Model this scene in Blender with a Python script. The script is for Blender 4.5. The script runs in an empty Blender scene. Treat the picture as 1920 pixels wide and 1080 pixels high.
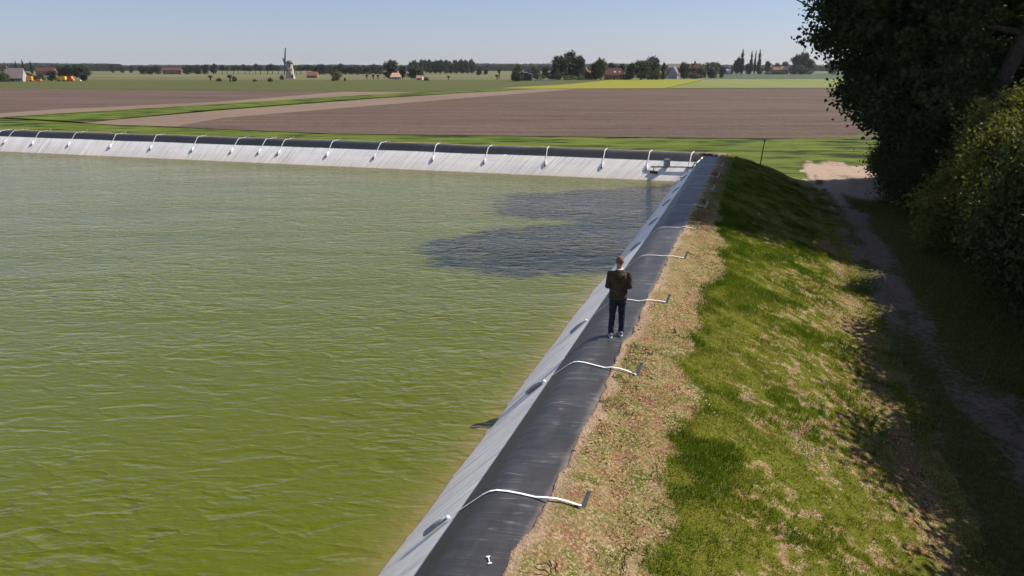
import bpy, bmesh, math, random
import numpy as np
from mathutils import Vector, Matrix

R = math.radians
sc = bpy.context.scene
COL = sc.collection

# ------------------------------------------------------------------ camera
CAMZ = 9.0
PITCH = math.atan(413.0 / 1280.0)
cd = bpy.data.cameras.new('camera')
cam = bpy.data.objects.new('camera', cd)
COL.objects.link(cam)
cam.location = (0, 0, CAMZ)
cam.rotation_euler = (math.pi / 2 - PITCH, 0, 0)
cd.sensor_width = 36
cd.lens = 24.0
cd.clip_start = 0.1
cd.clip_end = 20000
sc.camera = cam

# ------------------------------------------------------------------ world, sun, exposure
SUN_AZ = R(72.3)      # clockwise from +Y (the view direction)
SUN_EL = R(46.6)
w = bpy.data.worlds.new('World')
sc.world = w
w.use_nodes = True
nt = w.node_tree
sky = nt.nodes.new('ShaderNodeTexSky')
sky.sky_type = 'NISHITA'
sky.sun_disc = False
sky.sun_elevation = SUN_EL
sky.sun_rotation = SUN_AZ
sky.altitude = 0
sky.air_density = 1.0
sky.dust_density = 0.35
sky.ozone_density = 1.5
bg = nt.nodes['Background']
hsv = nt.nodes.new('ShaderNodeHueSaturation')
hsv.inputs['Saturation'].default_value = 0.95
nt.links.new(sky.outputs[0], hsv.inputs['Color'])
skt = nt.nodes.new('ShaderNodeMixRGB')
skt.blend_type = 'MULTIPLY'
skt.inputs[0].default_value = 1.0
skt.inputs[2].default_value = (.78, 0.80, .96, 1)
nt.links.new(hsv.outputs[0], skt.inputs[1])
skm = nt.nodes.new('ShaderNodeMixRGB')
skm.inputs[0].default_value = 0.38
skm.inputs[2].default_value = (3.3, 3.95, 5.7, 1)
nt.links.new(skt.outputs[0], skm.inputs[1])
nt.links.new(skm.outputs[0], bg.inputs[0])
bg.inputs[1].default_value = 0.080

sd = bpy.data.lights.new('sun', 'SUN')
sd.energy = 5.0
sd.angle = R(0.53)
sd.color = (1.0, 0.925, 0.82)
sun = bpy.data.objects.new('sun', sd)
COL.objects.link(sun)
SUNV = Vector((math.sin(SUN_AZ) * math.cos(SUN_EL), math.cos(SUN_AZ) * math.cos(SUN_EL), math.sin(SUN_EL)))
sun.rotation_euler = SUNV.to_track_quat('Z', 'Y').to_euler()
sun.location = (40, 10, 60)

sc.view_settings.view_transform = 'Standard'
sc.view_settings.look = 'None'
sc.view_settings.exposure = 0.52
sc.view_settings.gamma = 1
sc.view_settings.use_curve_mapping = False
sc.render.engine = 'CYCLES'
sc.cycles.max_bounces = 6
sc.cycles.diffuse_bounces = 3
sc.cycles.glossy_bounces = 3
sc.cycles.transmission_bounces = 3
sc.cycles.volume_bounces = 0
sc.cycles.use_denoising = True

# ------------------------------------------------------------------ helpers
CP, SP = math.cos(PITCH), math.sin(PITCH)


GZ = 1.5            # level of the fields; the bank rises about 2 m above them


def G(px, py, z=GZ):
    """ground point at height z seen at photo pixel px, py (1920 x 1080)"""
    u = px - 960.0
    v = 540.0 - py
    y = 1280 * CP + v * SP
    zz = -1280 * SP + v * CP
    t = (z - CAMZ) / zz
    return Vector((u * t, y * t, z))


TH = R(19.26)
DX, DY = math.sin(TH), math.cos(TH)          # the near bank runs this way
NX, NY = DY, -DX                             # outward (towards the track)


def LA(lat, along, z=0.0):
    return Vector((along * DX + lat * NX, along * DY + lat * NY, z))


def tag(o, label=None, cat=None, group=None, kind=None):
    if label: o['label'] = label
    if cat: o['category'] = cat
    if group: o['group'] = group
    if kind: o['kind'] = kind
    return o


def mesh_np(name, V, F, mat, parent=None, smooth=False, fattr=None, vattr=None, uv=None):
    V = np.asarray(V, dtype=np.float32).reshape(-1, 3)
    F = np.asarray(F, dtype=np.int32)
    me = bpy.data.meshes.new(name)
    me.vertices.add(len(V))
    me.vertices.foreach_set('co', V.ravel())
    k = F.shape[1]
    me.loops.add(F.size)
    me.loops.foreach_set('vertex_index', F.ravel())
    me.polygons.add(len(F))
    me.polygons.foreach_set('loop_start', np.arange(0, F.size, k, dtype=np.int32))
    me.polygons.foreach_set('loop_total', np.full(len(F), k, dtype=np.int32))
    if smooth:
        me.polygons.foreach_set('use_smooth', np.ones(len(F), dtype=bool))
    if vattr:
        for an, arr in vattr.items():
            a = me.attributes.new(an, 'FLOAT', 'POINT')
            a.data.foreach_set('value', np.asarray(arr, dtype=np.float32).ravel())
    if fattr:
        for an, arr in fattr.items():
            a = me.attributes.new(an, 'FLOAT', 'FACE')
            a.data.foreach_set('value', np.asarray(arr, dtype=np.float32).ravel())
    if uv is not None:
        ul = me.uv_layers.new(name='UVMap')
        ul.data.foreach_set('uv', np.asarray(uv, dtype=np.float32)[F.ravel()].ravel())
    me.update(calc_edges=True)
    me.validate()
    if mat: me.materials.append(mat)
    o = bpy.data.objects.new(name, me)
    COL.objects.link(o)
    if parent: o.parent = parent
    return o


class MB:
    """collects shapes and links them as one mesh object"""
    def __init__(s):
        s.V = []
        s.F = []

    def add(s, vs, fs):
        b = len(s.V)
        s.V += [tuple(v) for v in vs]
        s.F += [tuple(i + b for i in f) for f in fs]
        return s

    def box(s, c, size, yaw=0.0, taper=1.0):
        hx, hy, hz = size[0] / 2, size[1] / 2, size[2] / 2
        cs, sn = math.cos(yaw), math.sin(yaw)
        vs = []
        for z, k in ((-hz, 1), (hz, taper)):
            for x, y in ((-hx, -hy), (hx, -hy), (hx, hy), (-hx, hy)):
                x *= k; y *= k
                vs.append((c[0] + x * cs - y * sn, c[1] + x * sn + y * cs, c[2] + z))
        return s.add(vs, [(0, 3, 2, 1), (4, 5, 6, 7), (0, 1, 5, 4), (1, 2, 6, 5), (2, 3, 7, 6), (3, 0, 4, 7)])

    def tube(s, pts, rad, n=8, caps=True):
        pts = [Vector(p) for p in pts]
        m = len(pts)
        if not hasattr(rad, '__len__'): rad = [rad] * m
        ref = None
        b = len(s.V)
        for i, p in enumerate(pts):
            t = (pts[min(i + 1, m - 1)] - pts[max(i - 1, 0)])
            if t.length < 1e-9: t = Vector((0, 0, 1))
            t.normalize()
            if ref is None:
                ref = Vector((1, 0, 0)) if abs(t.x) < .8 else Vector((0, 1, 0))
            a = (ref - t * ref.dot(t)).normalized()
            ref = a
            c = t.cross(a)
            r = rad[i]
            rx, ry = (r if hasattr(r, '__len__') else (r, r))
            for k in range(n):
                th = 2 * math.pi * k / n
                q = p + a * (math.cos(th) * rx) + c * (math.sin(th) * ry)
                s.V.append(tuple(q))
        for i in range(m - 1):
            for k in range(n):
                k2 = (k + 1) % n
                s.F.append((b + i * n + k, b + i * n + k2, b + (i + 1) * n + k2, b + (i + 1) * n + k))
        if caps:
            s.F.append(tuple(b + k for k in reversed(range(n))))
            s.F.append(tuple(b + (m - 1) * n + k for k in range(n)))
        return s

    def ball(s, c, r, nu=14, nv=9):
        rx, ry, rz = r if hasattr(r, '__len__') else (r, r, r)
        pts = []
        vs = [(c[0], c[1], c[2] - rz)]
        for j in range(1, nv):
            ph = -math.pi / 2 + math.pi * j / nv
            for i in range(nu):
                th = 2 * math.pi * i / nu
                vs.append((c[0] + rx * math.cos(ph) * math.cos(th), c[1] + ry * math.cos(ph) * math.sin(th), c[2] + rz * math.sin(ph)))
        vs.append((c[0], c[1], c[2] + rz))
        fs = []
        for i in range(nu):
            fs.append((0, 1 + (i + 1) % nu, 1 + i))
        for j in range(nv - 2):
            for i in range(nu):
                a = 1 + j * nu + i; b2 = 1 + j * nu + (i + 1) % nu
                fs.append((a, b2, b2 + nu, a + nu))
        t = len(vs) - 1
        for i in range(nu):
            fs.append((1 + (nv - 2) * nu + i, 1 + (nv - 2) * nu + (i + 1) % nu, t))
        return s.add(vs, fs)

    def build(s, name, mat, parent=None, smooth=False):
        me = bpy.data.meshes.new(name)
        me.from_pydata(s.V, [], s.F)
        me.update()
        if smooth:
            me.polygons.foreach_set('use_smooth', np.ones(len(me.polygons), dtype=bool))
        if mat: me.materials.append(mat)
        o = bpy.data.objects.new(name, me)
        COL.objects.link(o)
        if parent: o.parent = parent
        return o


def empty(name, loc, yaw=0.0):
    o = bpy.data.objects.new(name, None)
    o.empty_display_size = 0.3
    COL.objects.link(o)
    o.location = loc
    o.rotation_euler = (0, 0, yaw)
    return o


def copy_tree(o, parent=None):
    c = o.copy()
    COL.objects.link(c)
    if parent is not None: c.parent = parent
    for ch in list(o.children):
        copy_tree(ch, c)
    return c


# value noise in numpy, shared by meshes and scatters
def _h(ix, iy, seed):
    n = (ix * 374761393 + iy * 668265263 + seed * 1442695041) & 0x7fffffff
    n = ((n ^ (n >> 13)) * 1274126177) & 0x7fffffff
    n = (n ^ (n >> 16)) & 0x7fffffff
    return n / float(0x7fffffff)


def vn(x, y, seed=0):
    x = np.asarray(x, dtype=np.float64); y = np.asarray(y, dtype=np.float64)
    ix = np.floor(x).astype(np.int64); iy = np.floor(y).astype(np.int64)
    fx = x - ix; fy = y - iy
    fx = fx * fx * (3 - 2 * fx); fy = fy * fy * (3 - 2 * fy)
    a = _h(ix, iy, seed); b = _h(ix + 1, iy, seed); c = _h(ix, iy + 1, seed); d = _h(ix + 1, iy + 1, seed)
    return (a * (1 - fx) + b * fx) * (1 - fy) + (c * (1 - fx) + d * fx) * fy


def fbm(x, y, seed=0, octv=4):
    s = 0; amp = .5; tot = 0
    for k in range(octv):
        s = s + amp * vn(np.asarray(x) * 2 ** k, np.asarray(y) * 2 ** k, seed + k * 17)
        tot += amp
        amp *= .5
    return s / tot


def sstep(a, b, x):
    t = np.clip((np.asarray(x, dtype=np.float64) - a) / (b - a), 0, 1)
    return t * t * (3 - 2 * t)


# ------------------------------------------------------------------ materials
class M:
    def __init__(s, name, rough=0.9, spec=0.2):
        s.m = bpy.data.materials.new(name)
        s.m.use_nodes = True
        s.nt = s.m.node_tree
        s.b = s.nt.nodes['Principled BSDF']
        s.b.inputs['Roughness'].default_value = rough
        s.b.inputs['Specular IOR Level'].default_value = spec

    def n(s, t, **kw):
        n = s.nt.nodes.new(t)
        for k, v in kw.items():
            if k in n.inputs.keys(): n.inputs[k].default_value = v
            else: setattr(n, k, v)
        return n

    def l(s, a, b):
        s.nt.links.new(a, b)

    def coord(s, kind='Object', scale=(1, 1, 1), rot=(0, 0, 0), loc=(0, 0, 0)):
        tc = s.n('ShaderNodeTexCoord')
        mp = s.n('ShaderNodeMapping')
        mp.inputs['Scale'].default_value = scale
        mp.inputs['Rotation'].default_value = rot
        mp.inputs['Location'].default_value = loc
        s.l(tc.outputs[kind], mp.inputs[0])
        return mp.outputs[0]

    def noise(s, vec, scale, detail=4, rough=.55, dist=0.0):
        n = s.n('ShaderNodeTexNoise')
        n.inputs['Scale'].default_value = scale
        n.inputs['Detail'].default_value = detail
        n.inputs['Roughness'].default_value = rough
        n.inputs['Distortion'].default_value = dist
        s.l(vec, n.inputs['Vector'])
        return n.outputs['Fac']

    def ramp(s, fac, stops, interp='LINEAR'):
        r = s.n('ShaderNodeValToRGB')
        r.color_ramp.interpolation = interp
        e = r.color_ramp.elements
        e[0].position, e[0].color = stops[0][0], tuple(stops[0][1]) + (1,)
        e[1].position, e[1].color = stops[-1][0], tuple(stops[-1][1]) + (1,)
        for p, c in stops[1:-1]:
            k = e.new(p); k.color = tuple(c) + (1,)
        s.l(fac, r.inputs[0])
        return r.outputs[0]

    def bw(s, fac, a, b, lo=0.0, hi=1.0):
        r = s.n('ShaderNodeMapRange')
        r.inputs['From Min'].default_value = a
        r.inputs['From Max'].default_value = b
        r.inputs['To Min'].default_value = lo
        r.inputs['To Max'].default_value = hi
        r.clamp = True
        s.l(fac, r.inputs['Value'])
        return r.outputs[0]

    def attr(s, name):
        a = s.n('ShaderNodeAttribute')
        a.attribute_name = name
        return a.outputs['Fac']

    def math(s, op, a, b=0.0, clamp=False):
        n = s.n('ShaderNodeMath')
        n.operation = op
        n.use_clamp = clamp
        for i, x in enumerate((a, b)):
            if hasattr(x, 'is_linked') or hasattr(x, 'links'): s.l(x, n.inputs[i])
            else: n.inputs[i].default_value = x
        return n.outputs[0]

    def mix(s, fac, a, b, blend='MIX'):
        n = s.n('ShaderNodeMixRGB')
        n.blend_type = blend
        for i, x in enumerate((fac, a, b)):
            if hasattr(x, 'links'): s.l(x, n.inputs[i])
            elif i == 0: n.inputs[0].default_value = x
            else: n.inputs[i].default_value = tuple(x) + (1,)
        return n.outputs[0]

    def color(s, c):
        if hasattr(c, 'links'): s.l(c, s.b.inputs['Base Color'])
        else: s.b.inputs['Base Color'].default_value = tuple(c) + (1,)
        return s

    def bump(s, h, strength=.5, dist=.05):
        b = s.n('ShaderNodeBump')
        b.inputs['Strength'].default_value = strength
        b.inputs['Distance'].default_value = dist
        s.l(h, b.inputs['Height'])
        s.l(b.outputs[0], s.b.inputs['Normal'])
        return s


def weathered(name, col, rough=.8, var=.25, scale=3.0, spec=.2, metallic=0.0):
    m = M(name, rough, spec)
    v = m.coord()
    f = m.noise(v, scale, 5)
    a = tuple(max(0, c * (1 - var)) for c in col)
    b = tuple(min(1, c * (1 + var)) for c in col)
    m.color(m.ramp(f, [(.3, a), (.7, b)]))
    m.b.inputs['Metallic'].default_value = metallic
    m.bump(f, .2, .01)
    return m.m


# fields
def field_mat(name, c1, c2, c3=None, big=.02, fine=.9, stretch=(1, 4, 1), rot=0.0, rows=None, bump=.4, tight=0):
    m = M(name, .95, .1)
    v = m.coord(scale=stretch, rot=(0, 0, rot))
    f1 = m.noise(v, big, 5, .6)
    f2 = m.noise(v, fine, 6, .65)
    wt = .85 if tight else .55
    f = m.math('ADD', m.math('MULTIPLY', f1, wt), m.math('MULTIPLY', f2, 1 - wt))
    stops = [(.36, c1), (.64, c2)]
    if c3: stops = [(.34, c1), (.5, c2), (.66, c3)]
    if tight: stops = [(.40, c1), (.47, c2), (.60, c3)]
    c = m.ramp(f, stops)
    if rows:
        c = m.mix(m.bw(m.noise(m.coord(scale=(.9, 1.6, 1)), 1.4, 3, .8), .42, .6, 0, .45), c, (.045, .03, .024))
        wv = m.n('ShaderNodeTexWave')
        wv.wave_type = 'BANDS'
        wv.bands_direction = 'Y'
        wv.inputs['Scale'].default_value = rows
        wv.inputs['Distortion'].default_value = 1.5
        wv.inputs['Detail'].default_value = 2
        wv.inputs['Detail Scale'].default_value = .15
        m.l(m.coord(rot=(0, 0, rot)), wv.inputs['Vector'])
        c = m.mix(m.bw(wv.outputs['Fac'], 0, 1, 0, .30), c, tuple(x * .45 for x in c1))
    m.color(c)
    m.bump(f2, bump, .15)
    return m.m


mat_ground = field_mat('ground_grass', (.030, .050, .009), (.080, .115, .018), (.15, .15, .06), big=.10, fine=.8, stretch=(.2, 1.1, 1), bump=.9)
mat_strip = field_mat('lush_grass', (.014, .026, .006), (.070, .098, .012), (.11, .135, .022), big=.45, fine=.8, stretch=(.34, 1.0, 1), bump=1.0, tight=1)
mat_brown = field_mat('ploughed_soil', (.070, .047, .036), (.135, .094, .073), (.190, .138, .108), big=.25, fine=2.6, stretch=(.12, 1.1, 1), rot=R(-2), rows=.55, bump=.9)
mat_brown_l = field_mat('pale_headland_soil', (.150, .108, .080), (.205, .150, .112), big=.03, fine=1.5, stretch=(.4, 1, 1), bump=.6)
mat_crop = field_mat('green_crop', (.066, .074, .022), (.082, .090, .028), big=.006, fine=.06, stretch=(.2, 1.4, 1), bump=.2)
mat_yellow = field_mat('yellow_green_crop', (.19, .19, .022), (.215, .21, .028), big=.01, fine=.06, stretch=(.3, 1.0, 1), bump=.2)
mat_light = field_mat('light_green_crop', (.125, .155, .040), (.185, .195, .075), big=.02, fine=.05, stretch=(1.0, .10, 1), rot=R(24), bump=.2)
mat_teal = field_mat('blue_green_crop', (.055, .085, .048), (.068, .10, .055), big=.01, fine=.05, stretch=(.3, 1, 1), bump=.2)
mat_far = field_mat('far_meadow', (.070, .078, .032), (.120, .120, .055), (.19, .17, .10), big=.006, fine=.04, stretch=(.15, 1.6, 1), bump=.2)

# water: turbid algae-green water with wind ripples
mw = M('reservoir_water', .04, .52)
mw.b.inputs['IOR'].default_value = 1.33
sh = mw.attr('shallow')
wv0 = mw.coord()
tn = mw.noise(wv0, .05, 3)
deep = mw.mix(tn, (.068, .087, .0016), (.090, .098, .0024))
shal = mw.mix(tn, (.15, .125, .035), (.14, .12, .03))
mw.color(mw.mix(sh, deep, shal))
wa = mw.coord(scale=(.75, 2.0, 1), rot=(0, 0, R(17)))
wb = mw.coord(scale=(1.4, 3.2, 1), rot=(0, 0, R(-12)))
wc = mw.coord(scale=(.10, .28, 1), rot=(0, 0, R(18)))
n1 = mw.noise(wa, 1.2, 2, .45, .5)
n2 = mw.noise(wb, 2.4, 2, .5, .3)
n3 = mw.noise(wc, 1.0, 2, .5)
n4 = mw.noise(mw.coord(scale=(.6, 1.6, 1), rot=(0, 0, R(32))), 3.4, 2, .5, .2)
gust = mw.bw(n3, .35, .65, .55, 1.2)
rdg = mw.math('SUBTRACT', 1.0, mw.math('ABSOLUTE', mw.math('MULTIPLY', mw.math('SUBTRACT', n1, .5), 3.2)))
rdg = mw.math('POWER', mw.math('MAXIMUM', rdg, 0.0), 1.6)
hh = mw.math('ADD', mw.math('MULTIPLY', n1, .55), mw.math('MULTIPLY', rdg, .26))
hh = mw.math('ADD', hh, mw.math('MULTIPLY', n2, .34))
hh = mw.math('ADD', hh, mw.math('MULTIPLY', n4, .10))
hh = mw.math('MULTIPLY', hh, gust)
mw.bump(hh, 1.0, .135)
mat_water = mw.m

# white liner sheet
ml = M('white_liner_sheet', .5, .35)
uvn = ml.coord('UV', scale=(1, 1, 1))
nz = ml.noise(ml.coord('UV', scale=(.9, .5, 1)), 2.0, 5)
c = ml.ramp(nz, [(.3, (.85, .80, .73)), (.65, (.92, .875, .81))])
st = ml.noise(ml.coord('UV', scale=(9, .35, 1), rot=(0, 0, 0)), 1.0, 4, .7)
c = ml.mix(ml.bw(st, .55, .75, 0, .12), c, (.62, .54, .45))
geo = ml.n('ShaderNodeNewGeometry')
sx = ml.n('ShaderNodeSeparateXYZ')
ml.l(geo.outputs['Position'], sx.inputs[0])
zz = sx.outputs['Z']
stain = ml.bw(ml.math('ADD', zz, ml.math('MULTIPLY', nz, .05)), 1.835, 1.87, .85, 0)
c = ml.mix(stain, c, (.13, .085, .035))
warm = ml.bw(zz, 1.9, 2.5, .35, 0)
c = ml.mix(warm, c, (.60, .49, .36))
def seam(mm, zz, z0, col, c, wd=.012, k=.45):
    d = mm.math('ABSOLUTE', mm.math('SUBTRACT', zz, z0))
    return mm.mix(mm.bw(d, 0, wd, k, 0), c, col)
c = seam(ml, zz, 2.62, (.38, .34, .30), c)
c = seam(ml, zz, 2.22, (.40, .36, .32), c, .01, .3)
ml.color(c)
cr = ml.noise(ml.coord('UV', scale=(3.2, .12, 1), rot=(0, 0, R(4))), 1.0, 3, .6, .2)
cr2 = ml.math('ABSOLUTE', ml.math('SUBTRACT', cr, .5))
crk_ = ml.math('MULTIPLY', ml.bw(cr2, .01, .045, 1, 0), ml.bw(nz, .35, .6, .35, 1))
c = ml.mix(ml.math('MULTIPLY', crk_, .38), c, (.26, .23, .20))
ml.color(c)
ml.bump(ml.noise(ml.coord('UV', scale=(3, .8, 1)), 1.0, 3), .2, .025)
mat_white = ml.m

# black liner
mb_ = M('black_liner_sheet', .48, .5)
nzb = mb_.noise(mb_.coord('UV', scale=(3.5, .25, 1)), 2.5, 6, .7)
nzd = mb_.noise(mb_.coord('UV', scale=(1.2, 2.2, 1)), 1.1, 5, .6)
c = mb_.ramp(nzb, [(.3, (.018, .018, .019)), (.60, (.032, .032, .034)), (.78, (.085, .083, .088))])
# dust lies on the walked, level part of the sheet
mu = mb_.n('ShaderNodeSeparateXYZ')
mb_.l(mb_.coord('UV'), mu.inputs[0])
dustw = mb_.bw(mu.outputs['Y'], -.95, -.55, 0, 1)
dust = mb_.math('MULTIPLY', dustw, mb_.bw(nzd, .42, .72, .05, .55))
c = mb_.mix(dust, c, (.074, .070, .072))
spk = mb_.noise(mb_.coord('UV'), 28, 2, .5)
c = mb_.mix(mb_.math('MULTIPLY', dustw, mb_.bw(spk, .73, .78, 0, .8)), c, (.30, .27, .24))
edge = mb_.bw(mb_.math('ADD', mu.outputs['Y'], mb_.math('MULTIPLY', nzd, .2)), .02, .14, 0, .6)
c = mb_.mix(edge, c, (.20, .16, .13))
ln_ = mb_.noise(mb_.coord('UV', scale=(1.5, .10, 1)), 1.6, 3, .7, .1)
lnm = mb_.bw(mb_.math('ABSOLUTE', mb_.math('SUBTRACT', ln_, .5)), .002, .011, 1, 0)
lnm = mb_.math('MULTIPLY', mb_.math('MULTIPLY', lnm, dustw), mb_.bw(nzd, .42, .62, .0, .5))
c = mb_.mix(lnm, c, (.22, .215, .21))
mb_.color(c)
wl = mb_.n('ShaderNodeTexWave')
wl.bands_direction = 'X'
wl.inputs['Scale'].default_value = 1.15
wl.inputs['Distortion'].default_value = 3
wl.inputs['Detail'].default_value = 3
mb_.l(mb_.coord('UV'), wl.inputs['Vector'])
mb_.bump(mb_.math('MULTIPLY', mb_.math('ADD', wl.outputs['Fac'], nzb), mb_.bw(mu.outputs['Y'], -1.0, -.6, .12, 1)), .35, .02)
mat_black = mb_.m

# embankment soil: tan clay, brown dry weeds, moss green
ms = M('embankment_soil', .95, .1)
vo = ms.coord()
g_ = ms.attr('green')
d_ = ms.attr('dry')
f1 = ms.noise(vo, 1.6, 6, .65)
f2 = ms.noise(vo, 9.0, 5, .7)
f3 = ms.noise(vo, 24.0, 3, .6)
soil = ms.ramp(f1, [(.3, (.26, .175, .11)), (.52, (.38, .27, .175)), (.72, (.48, .355, .245))])
soil = ms.mix(ms.bw(f3, .35, .65, .0, .5), soil, (.20, .14, .09))
weed = ms.ramp(ms.noise(vo, 2.3, 5, .7), [(.40, (.19, .095, .05)), (.5, (.20, .16, .055)), (.60, (.10, .115, .020))])
c = ms.mix(ms.math('MULTIPLY', ms.bw(d_, .05, .6), ms.bw(f3, .38, .52)), soil, weed)
grn = ms.ramp(f2, [(.3, (.075, .095, .010)), (.6, (.14, .14, .020)), (.8, (.26, .20, .08))])
c = ms.mix(ms.bw(ms.math('ADD', g_, ms.math('MULTIPLY', ms.math('SUBTRACT', f3, .5), .8)), .3, .75), c, grn)
# drying cracks
vr = ms.n('ShaderNodeTexVoronoi')
vr.feature = 'DISTANCE_TO_EDGE'
vr.inputs['Scale'].default_value = 1.1
dv = ms.n('ShaderNodeVectorMath'); dv.operation = 'ADD'
nn = ms.n('ShaderNodeTexNoise'); nn.inputs['Scale'].default_value = 3
ms.l(vo, nn.inputs['Vector']); ms.l(vo, dv.inputs[0]); ms.l(nn.outputs['Color'], dv.inputs[1])
ms.l(dv.outputs[0], vr.inputs['Vector'])
crk = ms.math('MULTIPLY', ms.bw(vr.outputs['Distance'], .0, .022, 1, 0), ms.bw(f1, .52, .60, 0, 1))
crk = ms.math('MULTIPLY', crk, ms.math('SUBTRACT', 1.0, g_))
c = ms.mix(crk, c, (.035, .025, .02))
ms.color(c)
ms.bump(ms.math('SUBTRACT', ms.math('ADD', f2, ms.math('MULTIPLY', f3, .6)), ms.math('MULTIPLY', crk, 1.5)), .9, .06)
mat_soil = ms.m

# track and verge
mt = M('track_soil', .95, .1)
vo = mt.coord()
sA = mt.attr('soil')
f1 = mt.noise(vo, .9, 6, .65)
f2 = mt.noise(vo, 7.0, 6, .7)
tsoil = mt.ramp(f2, [(.3, (.10, .075, .058)), (.7, (.20, .15, .115))])
tgr = mt.ramp(f2, [(.3, (.035, .040, .012)), (.6, (.080, .078, .022)), (.8, (.17, .13, .055))])
tsoil = mt.mix(mt.attr('lush'), tsoil, mt.ramp(f2, [(.3, (.26, .19, .14)), (.7, (.42, .32, .245))]))  # soil painted darker where the trees shade it, paler along the sunlit stretch
c = mt.mix(mt.bw(mt.math('ADD', sA, mt.math('MULTIPLY', mt.math('SUBTRACT', f2, .5), .9)), .35, .65), tgr, tsoil)
lu = mt.attr('lush')
lv_ = mt.coord(scale=(.34, 1.0, 1))
lf_ = mt.math('ADD', mt.math('MULTIPLY', mt.noise(lv_, .45, 5, .6), .85), mt.math('MULTIPLY', mt.noise(lv_, .8, 6, .65), .15))
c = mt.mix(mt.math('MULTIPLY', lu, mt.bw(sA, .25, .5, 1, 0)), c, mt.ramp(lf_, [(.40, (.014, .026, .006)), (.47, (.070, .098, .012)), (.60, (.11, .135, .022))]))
mt.color(c)
mt.bump(f2, .8, .06)
mat_track = mt.m


def leaf_mat(name, dark, light, trans=.22, rough=.55):
    m = M(name, rough, .25)
    t = m.attr('tint')
    c = m.ramp(t, [(0.0, dark), (1.0, light)])
    m.color(c)
    tr = m.n('ShaderNodeBsdfTranslucent')
    m.l(m.mix(1.0, c, (1.25, 1.3, .55), 'MULTIPLY'), tr.inputs[0])
    mx = m.n('ShaderNodeMixShader')
    mx.inputs[0].default_value = trans
    out = m.nt.nodes['Material Output']
    m.l(m.b.outputs[0], mx.inputs[1]); m.l(tr.outputs[0], mx.inputs[2]); m.l(mx.outputs[0], out.inputs[0])
    return m.m


mat_leaf_big = leaf_mat('poplar_leaves', (.022, .034, .010), (.062, .080, .020), .2, .75)
mat_leaf_shrub = leaf_mat('shrub_leaves', (.060, .070, .014), (.20, .19, .045), .3, .8)
mat_leaf_dark = leaf_mat('dark_far_leaves', (.018, .030, .018), (.045, .060, .028), .1)
mat_leaf_mid = leaf_mat('mid_far_leaves', (.030, .048, .018), (.080, .098, .035), .12)
mat_leaf_yel = leaf_mat('yellow_far_leaves', (.060, .075, .016), (.150, .155, .040), .15)
mat_leaf_sil = leaf_mat('silver_far_leaves', (.070, .082, .050), (.150, .160, .105), .1)
mat_grass = leaf_mat('grass_blades', (.050, .105, .006), (.25, .265, .022), .35)
mat_grass_dry = leaf_mat('dry_weed_blades', (.16, .075, .03), (.42, .28, .125), .25)
mat_grass_olive = leaf_mat('olive_weed_blades', (.055, .080, .008), (.17, .18, .024), .25)

mat_bark = weathered('bark', (.070, .055, .042), .9, .4, 6)
mat_bark_far = weathered('far_bark', (.05, .045, .04), .9, .3, 2)
mat_strap = weathered('white_webbing', (.86, .86, .84), .6, .06, 10)
mat_bag = weathered('ballast_bag_cloth', (.62, .63, .64), .7, .15, 8)
mat_bagshade = weathered('shade_painted_bag_cloth', (.30, .31, .33), .7, .25, 10)  # near bags: pale cloth with its shaded side painted in as grey
mat_endshade_float = weathered('bag_end_shade_and_float', (.05, .05, .055), .7, .2, 8)  # painted shadow at the foot of far bags; also colours the float
mat_stake = weathered('galvanised_stake', (.42, .40, .38), .5, .25, 20, .5, .0)
mat_darkmetal = weathered('dark_steel', (.02, .02, .022), .6, .3, 10)
mat_grey = weathered('grey_plastic', (.22, .24, .27), .5, .2, 6, .4)
mat_brickmill = weathered('whitewashed_brick', (.42, .34, .31), .9, .25, .5)
mat_cap = weathered('dark_thatch_cap', (.10, .085, .085), .9, .3, .8)
mat_sail = weathered('sail_timber', (.09, .085, .08), .8, .2, 1)
mat_sailcloth = weathered('sail_lattice', (.30, .30, .31), .8, .2, 1)
mat_rooftile = weathered('orange_roof_tiles', (.29, .13, .08), .85, .2, 1.2)
mat_roofred = weathered('red_roof_tiles', (.16, .068, .052), .85, .2, 1.2)
mat_roofpink = weathered('faded_pink_roof_tiles', (.46, .27, .20), .85, .2, 1.2)
mat_roofgrey = weathered('grey_roof_tiles', (.17, .145, .14), .85, .2, 1.2)
mat_wallbrick = weathered('brick_wall', (.25, .14, .10), .9, .25, 1.5)
mat_wallwhite = weathered('pale_render_wall', (.55, .52, .49), .85, .15, 1)
mat_wallgrey = weathered('grey_render_wall', (.34, .34, .37), .85, .15, 1)
mat_glass = M('window_glass', .08, .5).color((.02, .025, .03)).m
mat_skylight = M('skylight_glass', .2, .5).color((.72, .74, .78)).m
mat_metalroof = weathered('pale_sheet_roof', (.66, .68, .70), .5, .1, 1)
mat_shedwall = weathered('dark_shed_wall', (.045, .045, .05), .8, .3, 1)
mat_vanor = weathered('orange_paint', (.80, .30, .02), .4, .08, 1, .5)
mat_vanye = weathered('yellow_paint', (.85, .50, .03), .4, .08, 1, .5)
mat_vanred = weathered('orange_red_paint', (.78, .19, .06), .4, .08, 1, .5)
mat_vanwh = weathered('white_paint', (.75, .74, .70), .4, .08, 1, .5)
mat_tyre = weathered('tyre_rubber', (.02, .02, .02), .8, .2, 3)

# ------------------------------------------------------------------ ground and fields
ground = mesh_np('ground', [(-7000, -500, GZ), (7000, -500, GZ), (7000, 8800, GZ), (-7000, 8800, GZ)], [(0, 1, 2, 3)], mat_strip)
tag(ground, kind='structure')


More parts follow.
